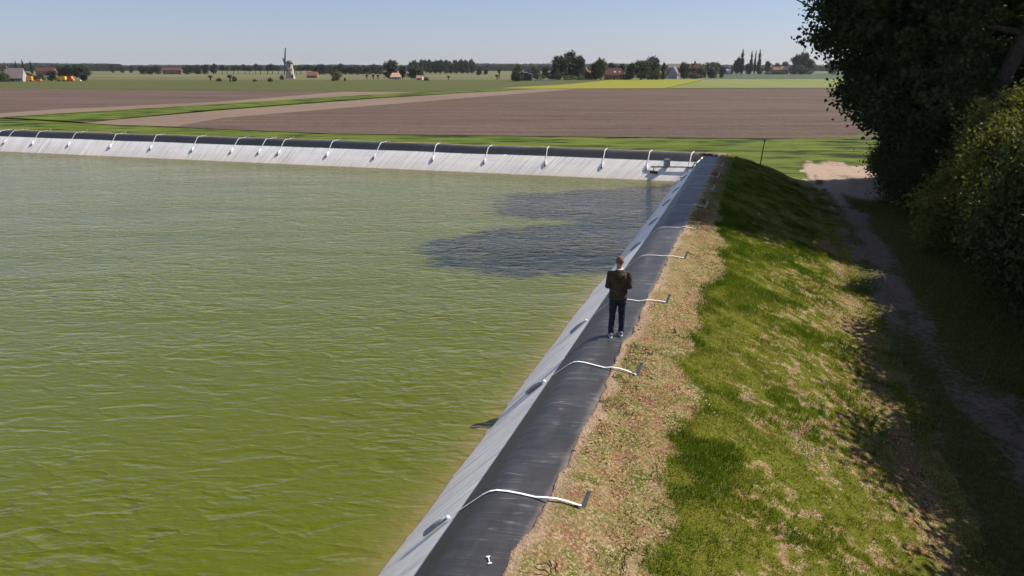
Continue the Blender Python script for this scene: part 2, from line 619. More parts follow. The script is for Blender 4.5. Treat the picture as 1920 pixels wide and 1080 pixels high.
def field(name, pxs, mat, z):
    """a field polygon drawn on the land; given as corners seen from the drone"""
    V = [G(x, y, GZ) for x, y in pxs]
    for v in V: v.z = GZ + z
    bm = bmesh.new()
    f = bm.faces.new([bm.verts.new(v) for v in V])
    bm.normal_update()
    if f.normal.z < 0: bmesh.ops.reverse_faces(bm, faces=[f])
    me = bpy.data.meshes.new(name)
    bm.to_mesh(me); bm.free()
    me.materials.append(mat)
    o = bpy.data.objects.new(name, me)
    COL.objects.link(o)
    tag(o, kind='structure')
    return o


field('far_meadow', [(-2500, 151), (4200, 151), (4200, 130.5), (-2500, 130.5)], mat_far, .02)
field('brown_field', [(-1500, 203), (-500, 214), (0, 222.5), (100, 215), (400, 196.5), (700, 177.5), (790, 173), (480, 170.5), (0, 165.5), (-1500, 158)], mat_brown, .06)
field('pale_headland', [(-500, 214), (0, 222.5), (100, 215), (400, 196.5), (700, 177.5), (790, 173), (640, 172.6), (420, 191), (100, 206), (0, 213), (-500, 207)], mat_brown_l, .08)
field('brown_field', [(165, 232), (250, 228), (420, 214), (720, 191.5), (1000, 168), (1010, 167), (2700, 163), (2700, 262), (1600, 262), (1020, 256.5), (620, 251.5), (300, 238)], mat_brown, .06)
field('pale_headland', [(150, 231), (400, 209), (700, 186), (950, 169.5), (1010, 167.2), (1080, 168), (1000, 174), (720, 197), (420, 222), (330, 238), (220, 235.5)], mat_brown_l, .08)
field('green_field', [(-2500, 150), (-2500, 157), (0, 165.5), (480, 170.5), (790, 173), (1000, 167), (1160, 151), (1180, 149)], mat_crop, .10)
field('yellow_green_field', [(935, 165.8), (1010, 167), (1246, 166), (1322, 149), (1150, 149.5), (1080, 157), (1040, 160)], mat_yellow, .12)
field('light_green_field', [(1250, 166), (2700, 163), (2700, 147), (1326, 149)], mat_light, .14)
field('blue_green_field', [(1322, 147.6), (2700, 145.5), (2700, 137), (1370, 138.5)], mat_teal, .16)
field('grass_strip', [(0, 222), (-400, 226), (-400, 217), (0, 222.6), (100, 215), (400, 197), (700, 178), (960, 167.5), (960, 170), (700, 184.5), (400, 207.5), (160, 231)], mat_strip, .18)

# ------------------------------------------------------------------ reservoir: path of the liner's outer edge
CREST = 3.45
WATER = 1.79
REF = -2.15
near_p = LA(REF, 0)
F0, F1 = G(0, 243.5, CREST), G(1345, 288, CREST)
fd = (F0 - F1); fd.z = 0; fd.normalize()
# intersection of the near line and the far line
def isect(p, d, q, e):
    det = d.x * (-e.y) + e.x * d.y
    t = ((q.x - p.x) * (-e.y) + e.x * (q.y - p.y)) / det
    return Vector((p.x + d.x * t, p.y + d.y * t, 0))
CORNER = isect(near_p, Vector((DX, DY, 0)), F1, fd)
ALC = CORNER.x * DX + CORNER.y * DY
print('corner along', ALC, 'far dir', fd)
LEFT = CORNER + fd * 112
BACK = LA(REF, -42)
BL = LEFT - Vector((DX, DY, 0)) * 100
POLY = [BACK, CORNER, LEFT, BL]


def sweep(name, prof, mat, steps, disp=None, attr=None, ucb=None, smooth=True, corner=5, kind='structure', closed=True):
    """sweep a profile [(outward offset, z)] along POLY; outward joins are rounded, inward ones mitred"""
    n = len(POLY)
    cols, S, E = [], [], []
    ln = [(POLY[(i + 1) % n] - POLY[i]).length for i in range(n)]
    dirs = [(POLY[(i + 1) % n] - POLY[i]).normalized() for i in range(n)]
    # POLY runs with the water on its left, so outward is to the right
    nor = [Vector((d.y, -d.x, 0)) for d in dirs]
    s0 = 0
    offs = np.array([p[0] for p in prof]); zs = np.array([p[1] for p in prof])
    pts = []; us = []; eid = []
    for i in range(n):
        a, b = POLY[i], POLY[(i + 1) % n]
        def mit(n1, n2):
            m = (n1 + n2).normalized()
            return m / m.dot(n1)
        m0 = mit(nor[i - 1], nor[i]); m1 = mit(nor[i], nor[(i + 1) % n])
        k = max(2, int(ln[i] / steps[i]))
        for j in range(k + 1):
            t = j / k
            row = []
            for o in offs:
                if o > 0:
                    A = a + nor[i] * float(o); B = b + nor[i] * float(o)
                else:
                    A = a + m0 * float(o); B = b + m1 * float(o)
                row.append(A + (B - A) * t)
            pts.append(row); us.append(s0 + t * ln[i]); eid.append((i, t))
        for j in range(1, corner):
            nn_ = (nor[i] * (1 - j / corner) + nor[(i + 1) % n] * (j / corner)).normalized()
            row = [b + (nn_ * float(o) if o > 0 else m1 * float(o)) for o in offs]
            pts.append(row); us.append(s0 + ln[i]); eid.append((i, 1.0))
        s0 += ln[i]
    V = np.array([[tuple(p) for p in row] for row in pts], dtype=np.float64)
    V[:, :, 2] = zs[None, :]
    U = np.array(us)
    if disp is not None:
        V = disp(V, U, offs, eid)
    m_, k_ = V.shape[:2]
    idx = np.arange(m_ * k_).reshape(m_, k_)
    nx = np.roll(idx, -1, axis=0)
    F = np.stack([idx[:, :-1], idx[:, 1:], nx[:, 1:], nx[:, :-1]], axis=-1).reshape(-1, 4)
    UV = np.stack([np.repeat(U, k_), np.tile(offs, m_)], axis=-1)
    va = attr(V, U, offs) if attr else None
    o = mesh_np(name, V.reshape(-1, 3), F, mat, smooth=smooth, vattr=va, uv=UV)
    # make the faces look up
    me = o.data
    nrm = sum(p.normal.z for p in me.polygons[:200])
    if nrm < 0:
        me.flip_normals()
    if kind: tag(o, kind=kind)
    return o


rngf = np.random.default_rng(5)
fold_u = np.concatenate([np.arange(0, 420, .9) + rngf.uniform(-.45, .45, 467)])
fold_a = rngf.choice([0.0, .4, 1.0, 1.6], len(fold_u)) * rngf.uniform(.5, 1, len(fold_u))
fold_top = rngf.uniform(-1.9, -1.2, len(fold_u))
LEN0 = (CORNER - BACK).length


def liner_disp(V, U, offs, eid):
    m_, k_ = V.shape[:2]
    uu = U[:, None] * np.ones((1, k_))
    oo = np.ones((m_, 1)) * offs[None, :]
    d = np.zeros((m_, k_))
    slant = np.where(U < LEN0, .12, .15)[:, None]
    ue = uu + slant * (oo + 1.2)
    # nearest fold
    k = np.clip(np.searchsorted(fold_u, ue), 1, len(fold_u) - 1)
    for kk in (k - 1, k):
        wdt = .05 + .03 * fold_a[kk]
        pr = np.exp(-((ue - fold_u[kk]) / wdt) ** 2)
        act = sstep(0, .35, fold_top[kk] - oo + .2)
        d += pr * act * fold_a[kk] * .03
    d += (vn(uu * .8, oo * 1.2, 3) - .5) * .05 * sstep(-1.2, -1.7, oo)
    d += (vn(uu * .25, oo * .1, 9) - .5) * .06
    # along the slope normal (up and towards the water): raise z
    V[:, :, 2] += d * .9
    return V


prof_white = [(-1.18, -.37), (-1.30, -.475), (-1.5, -.672), (-1.7, -.87), (-1.9, -1.068), (-2.1, -1.266), (-2.3, -1.464), (-2.45, -1.612), (-2.6, -1.76), (-3.2, -2.36)]
sweep('white_liner', [(a, CREST + b) for a, b in prof_white], mat_white, (.07, .07, 1, 1), disp=liner_disp)


def black_disp(V, U, offs, eid):
    m_, k_ = V.shape[:2]
    uu = U[:, None] * np.ones((1, k_)); oo = np.ones((m_, 1)) * offs[None, :]
    und = (vn(uu * .25, oo * .1, 9) - .5) * .06
    flat = (fbm(uu * .7, oo * 1.5, 21, 3) - .5) * .07 + (vn(uu * 6, oo * .7, 8) - .5) * .012
    V[:, :, 2] += und + flat * sstep(-1.0, -.7, oo) + .012
    return V


prof_black = [(.35, -.06), (.2, -.01), (.05, .0), (-.1, .012), (-.25, .02), (-.4, .024), (-.55, .024), (-.68, .016), (-.76, -.004), (-.83, -.04), (-.9, -.095), (-1.0, -.188), (-1.12, -.303), (-1.26, -.432)]
sweep('black_liner', [(a, CREST + b) for a, b in prof_black], mat_black, (.09, .15, 1, 1), disp=black_disp)

# outer bank of clay
SL_O = [-.05, .0, .15, .5, 1.0, 2.0, 3.5, 5.0, 5.6, 6.3, 7.6]
SL_Z = [.0, .035, .045, -.01, -.11, -.38, -.92, -1.55, -1.79, -1.92, -2.06]


def slope_z(o):
    return np.interp(o, SL_O, SL_Z)


def slope_bump(u, o):
    s = (fbm(u * .45, o * .6, 41, 4) - .5) * .16 * sstep(.3, 1.8, o) * (1 - sstep(4.8, 6.2, o))
    s += (fbm(u * 2.2, o * 2.2, 43, 3) - .5) * .10 * sstep(.02, .5, o) * (1 - .7 * sstep(5.3, 6.3, o))
    return s


def m_border(u):
    """wavy line where the lush grass begins, as outward offset"""
    return 1.5 - .9 * sstep(66, 76, u) + (fbm(u * .8, u * 0 + 2, 61, 4) - .5) * 1.1


def green_mask(u, o):
    n = fbm(u * .7, o * .8, 71, 5)
    n2 = fbm(u * 3.5, o * 3.5, 77, 3)
    n3 = fbm(u * 9, o * 9, 79, 2)
    b = m_border(u) + (n3 - .5) * .35
    g = sstep(-.12, .22, o - b) * (1 - sstep(4.9, 6.1, o + (n - .5) * 1.6))
    v = n * .22 + n2 * .28 + n3 * .50
    hole = sstep(.50, .62, v + .045 * sstep(3.0, 4.8, o)) * sstep(.3, 1.2, o - b)
    g = g * (1 - .85 * hole)
    verge = sstep(5.6, 6.1, o) * .5
    return np.clip(g + verge, 0, 1)


def dry_mask(u, o):
    n = fbm(u * 1.6, o * 1.6, 81, 4)
    n3 = fbm(u * 7, o * 7, 83, 2)
    d = sstep(.10, .45, o) * (1 - sstep(1.6, 2.6, o)) * (.3 + 1.3 * sstep(.30, .50, n * .5 + n3 * .5))
    d2 = sstep(4.2, 5.0, o) * .85
    d0 = sstep(.02, .2, o) * .6 * sstep(.42, .55, n)
    return np.clip(np.maximum(np.maximum(d, d2), d0) + .35 * sstep(1.5, 2, o), 0, 1)


def bank_disp(V, U, offs, eid):
    m_, k_ = V.shape[:2]
    uu = U[:, None] * np.ones((1, k_)); oo = np.ones((m_, 1)) * offs[None, :]
    V[:, :, 2] = CREST + slope_z(oo) + slope_bump(uu, oo)
    # uneven edge of clay over the sheet
    e = (fbm(uu * 1.1, uu * 0 + .5, 91, 5) - .5) * .42
    e = e * (1 - sstep(.1, .8, oo))
    for i, (ed, t) in enumerate(eid):
        d = (POLY[(ed + 1) % 4] - POLY[ed]).normalized()
        n = Vector((d.y, -d.x))
        V[i, :, 0] += n.x * e[i]; V[i, :, 1] += n.y * e[i]
    und = (vn(uu * .25, oo * .1, 9) - .5) * .06
    V[:, :, 2] += und * (1 - sstep(.3, 1, oo))
    V[:, 0, 2] = CREST - .12
    return V


def bank_attr(V, U, offs):
    uu = (U[:, None] * np.ones((1, len(offs)))).ravel(); oo = np.tile(offs, len(U))
    return {'green': green_mask(uu, oo), 'dry': dry_mask(uu, oo)}


offs = [-.05, 0, .04] + list(np.arange(.1, 7.61, .1))
sweep('embankment', [(float(o), 0) for o in offs], mat_soil, (.10, .3, 2, 2), disp=bank_disp, attr=bank_attr, corner=14)

# water
prof_w = [(-2.40, 1), (-2.6, .85), (-2.8, .5), (-3.15, .2), (-3.7, .06), (-5.0, 0), (-8, 0)]
wobj = sweep('water', [(a, WATER) for a, b in prof_w], mat_water, (2, 2, 5, 5),
             attr=lambda V, U, o: {'shallow': np.tile(np.array([b for a, b in prof_w]), len(U))}, smooth=False, corner=2)
cent = [wobj.data.vertices[i].co.copy() for i in range(0)]
def inner_poly(off):
    out = []
    n = 4
    dirs = [(POLY[(i + 1) % n] - POLY[i]).normalized() for i in range(n)]
    nor = [Vector((d.y, -d.x, 0)) for d in dirs]
    for i in range(n):
        m = (nor[i - 1] + nor[i]).normalized(); m = m / m.dot(nor[i])
        out.append(POLY[i] + m * off)
    return out
ip = inner_poly(-8)
bm = bmesh.new(); bm.from_mesh(wobj.data)
lay = bm.verts.layers.float.get('shallow')
vs = [bm.verts.new((p.x, p.y, WATER)) for p in ip]
for v in vs: v[lay] = 0
f = bm.faces.new(vs); bm.normal_update()
if f.normal.z < 0: bmesh.ops.reverse_faces(bm, faces=[f])
bm.to_mesh(wobj.data); bm.free()

# track and verge sheet
la_lat = np.arange(3.4, 17.0, .14)
la_al = np.concatenate([np.arange(-25, 45, .16), np.arange(45, 96, .3)])
AA, LL = np.meshgrid(la_al, la_lat, indexing='ij')
rut2 = 5.35 + (1 - sstep(5, 25, AA)) * .8
n_a = fbm(AA * .35, LL * .9, 101, 4)
soilm = np.exp(-((LL - 4.15 - (n_a - .5) * .9) / .5) ** 2) * .75 + np.exp(-((LL - rut2 - (n_a - .5) * .9) / .62) ** 2) * .85
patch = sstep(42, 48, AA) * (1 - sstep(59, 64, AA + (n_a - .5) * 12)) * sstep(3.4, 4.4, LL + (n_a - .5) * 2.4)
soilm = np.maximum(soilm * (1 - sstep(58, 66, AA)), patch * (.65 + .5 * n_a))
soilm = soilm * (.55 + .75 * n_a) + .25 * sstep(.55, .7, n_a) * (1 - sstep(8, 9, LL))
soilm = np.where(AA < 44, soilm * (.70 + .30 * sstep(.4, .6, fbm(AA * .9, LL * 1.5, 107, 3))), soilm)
ZZ = .03 - .07 * np.clip(soilm, 0, 1) * (AA < 44) + (fbm(AA * 1.2, LL * 1.2, 103, 3) - .5) * .09
ZZ = ZZ * sstep(3.4, 4.2, LL)
ZZ = np.where((AA > 44) & (LL < 3.75), -.06, ZZ)
ZZ = np.where((AA > 93) | (LL > 16.7), -.02, np.maximum(ZZ, -.012 + 0 * ZZ) + .02)
VX = AA * DX + LL * NX; VY = AA * DY + LL * NY
idx = np.arange(AA.size).reshape(AA.shape)
F = np.stack([idx[:-1, :-1], idx[:-1, 1:], idx[1:, 1:], idx[1:, :-1]], -1).reshape(-1, 4)
trk = mesh_np('track', np.stack([VX, VY, ZZ + GZ], -1).reshape(-1, 3), F[:, ::-1], mat_track, smooth=True, vattr={'soil': soilm.ravel(), 'lush': (sstep(38, 47, AA)).ravel()})  # 'lush' greens the far grass and carries the painted sun and shade of the soil
if trk.data.polygons[5].normal.z < 0: trk.data.flip_normals()
tag(trk, kind='structure')

# ------------------------------------------------------------------ grass blades
def blades(name, P, h, w_, lean, tint, mat, seed):
    rg = np.random.default_rng(seed)
    n = len(P)
    a = rg.uniform(0, 2 * math.pi, n)
    t = np.stack([np.cos(a), np.sin(a), 0 * a], -1)
    b = rg.uniform(0, 2 * math.pi, n)
    ln_ = lean * rg.uniform(.2, 1.2, n)
    tip = P + np.stack([np.cos(b) * ln_ * h, np.sin(b) * ln_ * h, h], -1)
    V = np.stack([P - t * w_[:, None], P + t * w_[:, None], tip], 1).reshape(-1, 3)
    F = np.arange(3 * n).reshape(-1, 3)
    return mesh_np(name, V, F, mat, fattr={'tint': tint})


def bank_points(n, o0, o1, a0, a1, seed, power=1.6):
    rg = np.random.default_rng(seed)
    a = a0 + (a1 - a0) * rg.uniform(0, 1, n) ** power
    o = rg.uniform(o0, o1, n)
    u = a + 42.0
    return a, o, u, rg


def bank_xyz(a, o, u):
    z = CREST + slope_z(o) + slope_bump(u, o) - .01
    lat = REF + o
    return np.stack([a * DX + lat * NX, a * DY + lat * NY, z], -1)


aC = ALC - .5
a, o, u, rg = bank_points(700000, 1.0, 6.9, 3.0, aC, 11)
gm = green_mask(u, o)
keep = rg.uniform(0, 1, len(a)) < gm * (.45 + .9 * fbm(u * 1.5, o * 1.5, 120, 3))
a, o, u = a[keep], o[keep], u[keep]
P = bank_xyz(a, o, u)
tuss = fbm(u * .9, o * .9, 131, 4)
lush = sstep(.42, .62, tuss) + .6 * (1 - sstep(0, .5, o - m_border(u)))
h = (.035 + .065 * lush + .03 * sstep(.52, .62, fbm(u * 2.6, o * 2.6, 161, 3))) * rg.uniform(.5, 1.3, len(a))
wd = (.005 + .004 * sstep(8, 40, a)) * rg.uniform(.7, 1.3, len(a))
tint = np.clip(.78 - .45 * lush - .35 * sstep(.52, .62, fbm(u * 2.6, o * 2.6, 161, 3)) + rg.normal(0, .22, len(a)), 0, 1)
tag(blades('bank_grass', P, h, wd, .55, tint, mat_grass, 12), 'lush green grass covering the outer slope of the bank', 'grass', kind='stuff')
print('blades', len(a))

a, o, u, rg = bank_points(520000, .10, 7.0, 3.0, aC, 21)
dm = dry_mask(u, o) * (.30 + 1.35 * sstep(.44, .54, fbm(u * 4.5, o * 4.5, 141, 3)))
keep = rg.uniform(0, 1, len(a)) < dm * 1.0
a, o, u = a[keep], o[keep], u[keep]
P = bank_xyz(a, o, u)
sel = rg.uniform(0, 1, len(a)) < np.where(o > 4.4, .70, np.clip(.10 + .62 * sstep(.44, .56, fbm(u * 1.6, o * 1.6, 151, 3)), 0, 1))
for mk, nm_, mt_, lab in ((sel, 'dry_weeds', mat_grass_dry, 'dry straw coloured weeds scattered over the bare clay of the bank'), (~sel, 'olive_weeds', mat_grass_olive, 'low olive green weeds sprouting from the bare clay of the bank')):
    q = P[mk]; r2 = np.random.default_rng(31)
    tag(blades(nm_, q, r2.uniform(.012, .042, len(q)), r2.uniform(.007, .013, len(q)), 1.0, r2.uniform(0, 1, len(q)), mt_, 22), lab, 'weeds', kind='stuff')

rg = np.random.default_rng(41)
n = 170000
a = -5 + 50 * rg.uniform(0, 1, n) ** 1.3; lt = rg.uniform(3.3, 11, n)
na = fbm(a * .35, lt * .9, 101, 4)
r2_ = 5.35 + (1 - sstep(5, 25, a)) * .8
sm = np.exp(-((lt - 4.15 - (na - .5) * .9) / .5) ** 2) * .9 + np.exp(-((lt - r2_ - (na - .5) * .9) / .62) ** 2)
keep = rg.uniform(0, 1, n) > sm * 1.3
a, lt = a[keep], lt[keep]
P = np.stack([a * DX + lt * NX, a * DY + lt * NY, 0 * a + .03 + GZ], -1)
h = rg.uniform(.04, .16, len(a)) * (1 + 1.2 * sstep(7.5, 10, lt))
tag(blades('verge_grass', P, h, rg.uniform(.006, .013, len(a)), .6, rg.uniform(0, 1, len(a)), mat_grass_olive, 42), 'rough grass along the dirt track under the trees', 'grass', kind='stuff')

# ------------------------------------------------------------------ trees
def leaf_quads(C, size, rg, upb=.35):
    n = len(C)
    nr = rg.normal(0, 1, (n, 3)); nr[:, 2] += upb
    nr /= np.linalg.norm(nr, axis=1)[:, None]
    t = np.cross(nr, rg.normal(0, 1, (n, 3))); t /= np.linalg.norm(t, axis=1)[:, None] + 1e-9
    b = np.cross(nr, t)
    L = size[:, None] * .5; W = size[:, None] * .36
    V = np.stack([C - t * L, C + b * W + t * L * .1, C + t * L, C - b * W + t * L * .1], 1).reshape(-1, 3)
    return V, np.arange(4 * n).reshape(-1, 4)


def crown_points(lobes, nclump, per, cr, rg, shell=.5, flat=.7):
    vol = np.array([l[3] * l[4] * l[5] for l in lobes]); vol = vol ** .8; vol /= vol.sum()
    li = rg.choice(len(lobes), nclump, p=vol)
    L = np.array(lobes)[li]
    d = rg.normal(0, 1, (nclump, 3)); d /= np.linalg.norm(d, axis=1)[:, None]
    r = shell + (1 - shell) * rg.uniform(0, 1, nclump) ** .7
    r *= rg.uniform(.88, 1.08, nclump)
    cl = L[:, :3] + d * L[:, 3:6] * r[:, None]
    sz = cr * rg.uniform(.6, 1.35, nclump)
    P = np.repeat(cl, per, 0) + rg.normal(0, 1, (nclump * per, 3)) * (np.repeat(sz, per)[:, None] * np.array([1, 1, flat]))
    return cl, li, P, np.repeat(rg.uniform(0, 1, nclump), per)


def make_tree(name, lobes, trunk, nclump, per, cr, leaf, mat, seed, twigs=60, bark=mat_bark, shell=.5, limb_r=.16, zmin=.1, sides=8, partname='crown', flat=.7):
    rg = np.random.default_rng(seed)
    root = empty(name, (0, 0, 0))
    cl, li, P, ct = crown_points(lobes, nclump, per, cr, rg, shell, flat)
    k = P[:, 2] > zmin
    P, ct = P[k], ct[k]
    V, F = leaf_quads(P, leaf * rg.uniform(.65, 1.3, len(P)), rg)
    tint = np.clip(ct * .6 + rg.uniform(0, .5, len(P)) - .05, 0, 1)
    mesh_np(partname, V, F, mat, root, fattr={'tint': tint})
    tb = MB()
    tp = [Vector(p[:3]) for p in trunk]; tr = [p[3] for p in trunk]
    tb.tube(tp, tr, sides)
    for i, l in enumerate(lobes):
        c = Vector(l[:3])
        # leave the trunk at a point well below the lobe
        j = 0
        best = None
        for q in range(len(tp)):
            if tp[q].z < c.z - .25 * (c - tp[q]).length * .5 or best is None:
                best = q
        s = tp[best]
        mid = (s + c) * .5 + Vector((0, 0, -.06 * (c - s).length))
        top = c + (c - s) * .35
        lr = min(limb_r, tr[best] * .7)
        tb.tube([s, mid, c, top], [lr, lr * .75, lr * .5, lr * .15], max(4, sides - 2))
        own = np.where(li == i)[0]
        own = own[:max(1, int(twigs * len(own) / nclump))]
        for q in own:
            e = Vector(cl[q])
            st = s.lerp(c, float(rg.uniform(.45, 1.0)))
            md = (st + e) * .5 + Vector((0, 0, .05 * (e - st).length))
            tb.tube([st, md, e], [lr * .28, lr * .18, lr * .06], 4, caps=False)
    tb.build('trunk', bark, root, smooth=True)
    return root


def place(root, loc, yaw=0.0, s=1.0, sz=None):
    root.location = loc
    root.rotation_euler = (0, 0, yaw)
    root.scale = (s, s, sz if sz else s)
    return root


# big trees by the track (x in these lobes runs away from the bank before the yaw)
lobesA = [(-3.8, -.5, 11.5, 4.2, 4.2, 3.8), (-2.4, 2.8, 7.6, 4.0, 3.6, 3.6), (5.2, 2.8, 12.5, 3.8, 3.8, 4.2), (-1.0, 1.5, 15.5, 4.6, 4.8, 3.8),
          (.8, -1, 20.0, 4.6, 4.6, 4.4), (-.2, -1.2, 24.0, 4.6, 4.4, 4.4), (-2.4, -.8, 6.0, 3.0, 3.4, 2.8), (-6.0, .6, 13.6, 2.8, 3.0, 2.6), (-6.6, -.5, 10.2, 1.7, 1.8, 1.5), (4.6, .5, 18, 3.6, 4.0, 3.6), (-.6, 3.0, 3.2, 2.6, 2.4, 2.0), (2.6, 3.5, 7.5, 2.4, 2.4, 2.4)]
trunkA = [(-.9, 0, -.2, .62), (-.7, 0, 1.0, .50), (-.1, -.6, 3.2, .44), (.6, -.9, 6.3, .40), (1.4, -1.0, 9.5, .35), (2.1, -.9, 12.5, .30), (3.3, -.2, 17, .18), (2.0, -.3, 21, .12), (.8, -.8, 27, .04)]
treeA = make_tree('poplar_tree', lobesA, trunkA, 1750, 90, .40, .25, mat_leaf_big, 101, twigs=420, limb_r=.18)
lobesB = [(-2.5, 0, 12.5, 4.2, 4.2, 4.2), (-.5, 2.5, 10.0, 3.6, 4.2, 3.6), (0, -1.5, 17.0, 4.4, 4.4, 4.4), (.3, 1, 21.0, 4.0, 4.0, 4.2), (-.3, 1.2, 25.5, 4.0, 4.2, 4.0), (-1.2, -.5, 6.6, 4.0, 4.0, 3.4), (1.8, -1.8, 6.0, 3.2, 3.2, 2.8)]
trunkB = [(0, 0, -.2, .5), (0, 0, 1.2, .40), (-.2, .1, 6, .33), (.1, 0, 12, .24), (.2, .3, 18, .14), (.3, 1, 24, .04)]
treeB = make_tree('poplar_tree', lobesB, trunkB, 1650, 84, .45, .27, mat_leaf_big, 103, twigs=300, limb_r=.16)
BY = -TH
place(treeA, LA(10.2, 41.5, GZ), BY, 1.0, .95)
tag(treeA, 'tall dark leafy tree with thick leaning trunk at the right edge beside the track', 'tree')
place(treeB, LA(10.3, 49.8, GZ), BY + .3, 1.0, .95)
tag(treeB, 'tall tree standing second in the row, its crown showing behind the nearest tree', 'tree')
t3 = copy_tree(treeB); place(t3, LA(14.2, 55.5, GZ), BY + 2.0, .80)
tag(t3, 'farthest tall tree of the row, set back behind the other two', 'tree')

# shrubs
lobS = [(0, 0, 2.6, 2.3, 2.2, 2.2), (-1.3, .6, 1.6, 1.6, 1.6, 1.5), (1.2, -.6, 1.9, 1.7, 1.6, 1.7), (.3, .9, 4.1, 1.5, 1.5, 1.5), (-.5, -1.0, 1.4, 1.6, 1.5, 1.4)]
trS = [(0, 0, -.1, .12), (.05, 0, 1.2, .09), (0, .1, 3, .05), (.2, .5, 4.6, .02)]
shrub1 = make_tree('shrub', lobS, trS, 1000, 66, .24, .13, mat_leaf_shrub, 201, twigs=90, limb_r=.06, zmin=.05)
shrub2 = make_tree('shrub', [(0, 0, 2.2, 2.4, 2.2, 2.1), (1.3, .7, 2.6, 1.6, 1.6, 1.7), (-1.4, -.5, 1.5, 1.7, 1.5, 1.5), (-.4, .3, 3.9, 1.4, 1.4, 1.3)], trS, 950, 62, .30, .125, mat_leaf_big, 203, twigs=70, limb_r=.06, zmin=.05)
sh = [
    # kind, lat, along, yaw, s, sz, label
    (1, 10.3, 32.6, .3, 1.25, 1.22, 'large sunlit yellow-green shrub at the right edge below the leaning tree'),
    (1, 9.9, 28.8, 1.9, 1.10, 1.12, 'yellow-green shrub at the right edge, in front of the largest sunlit shrub'),
    (2, 9.6, 40.5, 2.4, 1.0, .8, 'dark shaded bush at the foot of the leaning tree'),
    (2, 9.3, 45.0, .9, 1.2, 1.0, 'dark bush filling the gap between the first two tall trees'),
    (2, 10.2, 48.0, 4.0, 1.1, 1.0, 'dark bush beneath the second tall tree'),
    (2, 10.7, 52.6, 5.2, 1.0, .9, 'farthest dark bush, where the shaded track meets sunlight'),
    (2, 9.9, 25.8, 3.1, 1.15, 1.10, 'dark green bush reaching in at the right edge, halfway down the photo'),
    (2, 9.7, 22.0, 1.2, 1.25, 1.51, None),
    (2, 9.8, 17.4, .2, 1.3, 1.64, None),
    (2, 9.7, 12.6, 4.4, 1.3, 1.54, None),
    (2, 9.9, 7.6, 2.2, 1.3, 1.69, None),
    (2, 9.8, 2.4, 5.4, 1.3, 1.59, None),
    (1, 14.6, 39.5, 3.3, 1.5, 1.6, 'tall shrub behind the leaning tree at the far right edge'),
]
used = set()
for kd, lt, al, yw, s, szz, lab in sh:
    src = shrub1 if kd == 1 else shrub2
    if kd in used: o = copy_tree(src)
    else: o = src; used.add(kd)
    place(o, LA(lt, al, GZ), yw, s, szz)
    tag(o, lab or 'dark hedge bush beside the track, standing just outside the right edge', 'bush', 'bushes along the dirt track')

# ------------------------------------------------------------------ ballast straps, stakes
ORD = ['nearest', 'second', 'third', 'fourth', 'fifth', 'sixth', 'seventh', 'eighth', 'ninth', 'tenth', 'eleventh', 'twelfth', 'thirteenth', 'fourteenth', 'fifteenth', 'sixteenth', 'seventeenth', 'eighteenth', 'nineteenth', 'twentieth', 'twenty-first', 'twenty-second', 'twenty-third', 'twenty-fourth']


def und_at(u, o):
    return float((vn(u * .25, o * .1, 9) - .5) * .06)


def liner_z(u, o):
    P_ = [(.6, -.05), (.35, .0), (.1, .04)] + prof_black + prof_white[2:]
    P_ = sorted(P_)
    z = float(np.interp(o, [p[0] for p in P_], [p[1] for p in P_]))
    if o > -1.0: z += float((fbm(u * .7, o * 1.5, 21, 3) - .5) * .07) * float(sstep(-1.0, -.7, o))
    return CREST + z + und_at(u, o) + .012


def band(path, wid, side, th=.006):
    """flat webbing along a path"""
    b = MB()
    n = len(path)
    vs = []
    for p in path:
        vs += [p - side * wid / 2, p + side * wid / 2, p + side * wid / 2 + Vector((0, 0, th)), p - side * wid / 2 + Vector((0, 0, th))]
    fs = []
    for i in range(n - 1):
        for k in range(4):
            k2 = (k + 1) % 4
            fs.append((i * 4 + k, i * 4 + k2, (i + 1) * 4 + k2, (i + 1) * 4 + k))
    fs.append((3, 2, 1, 0)); m = (n - 1) * 4; fs.append((m, m + 1, m + 2, m + 3))
    b.add(vs, fs)
    return b


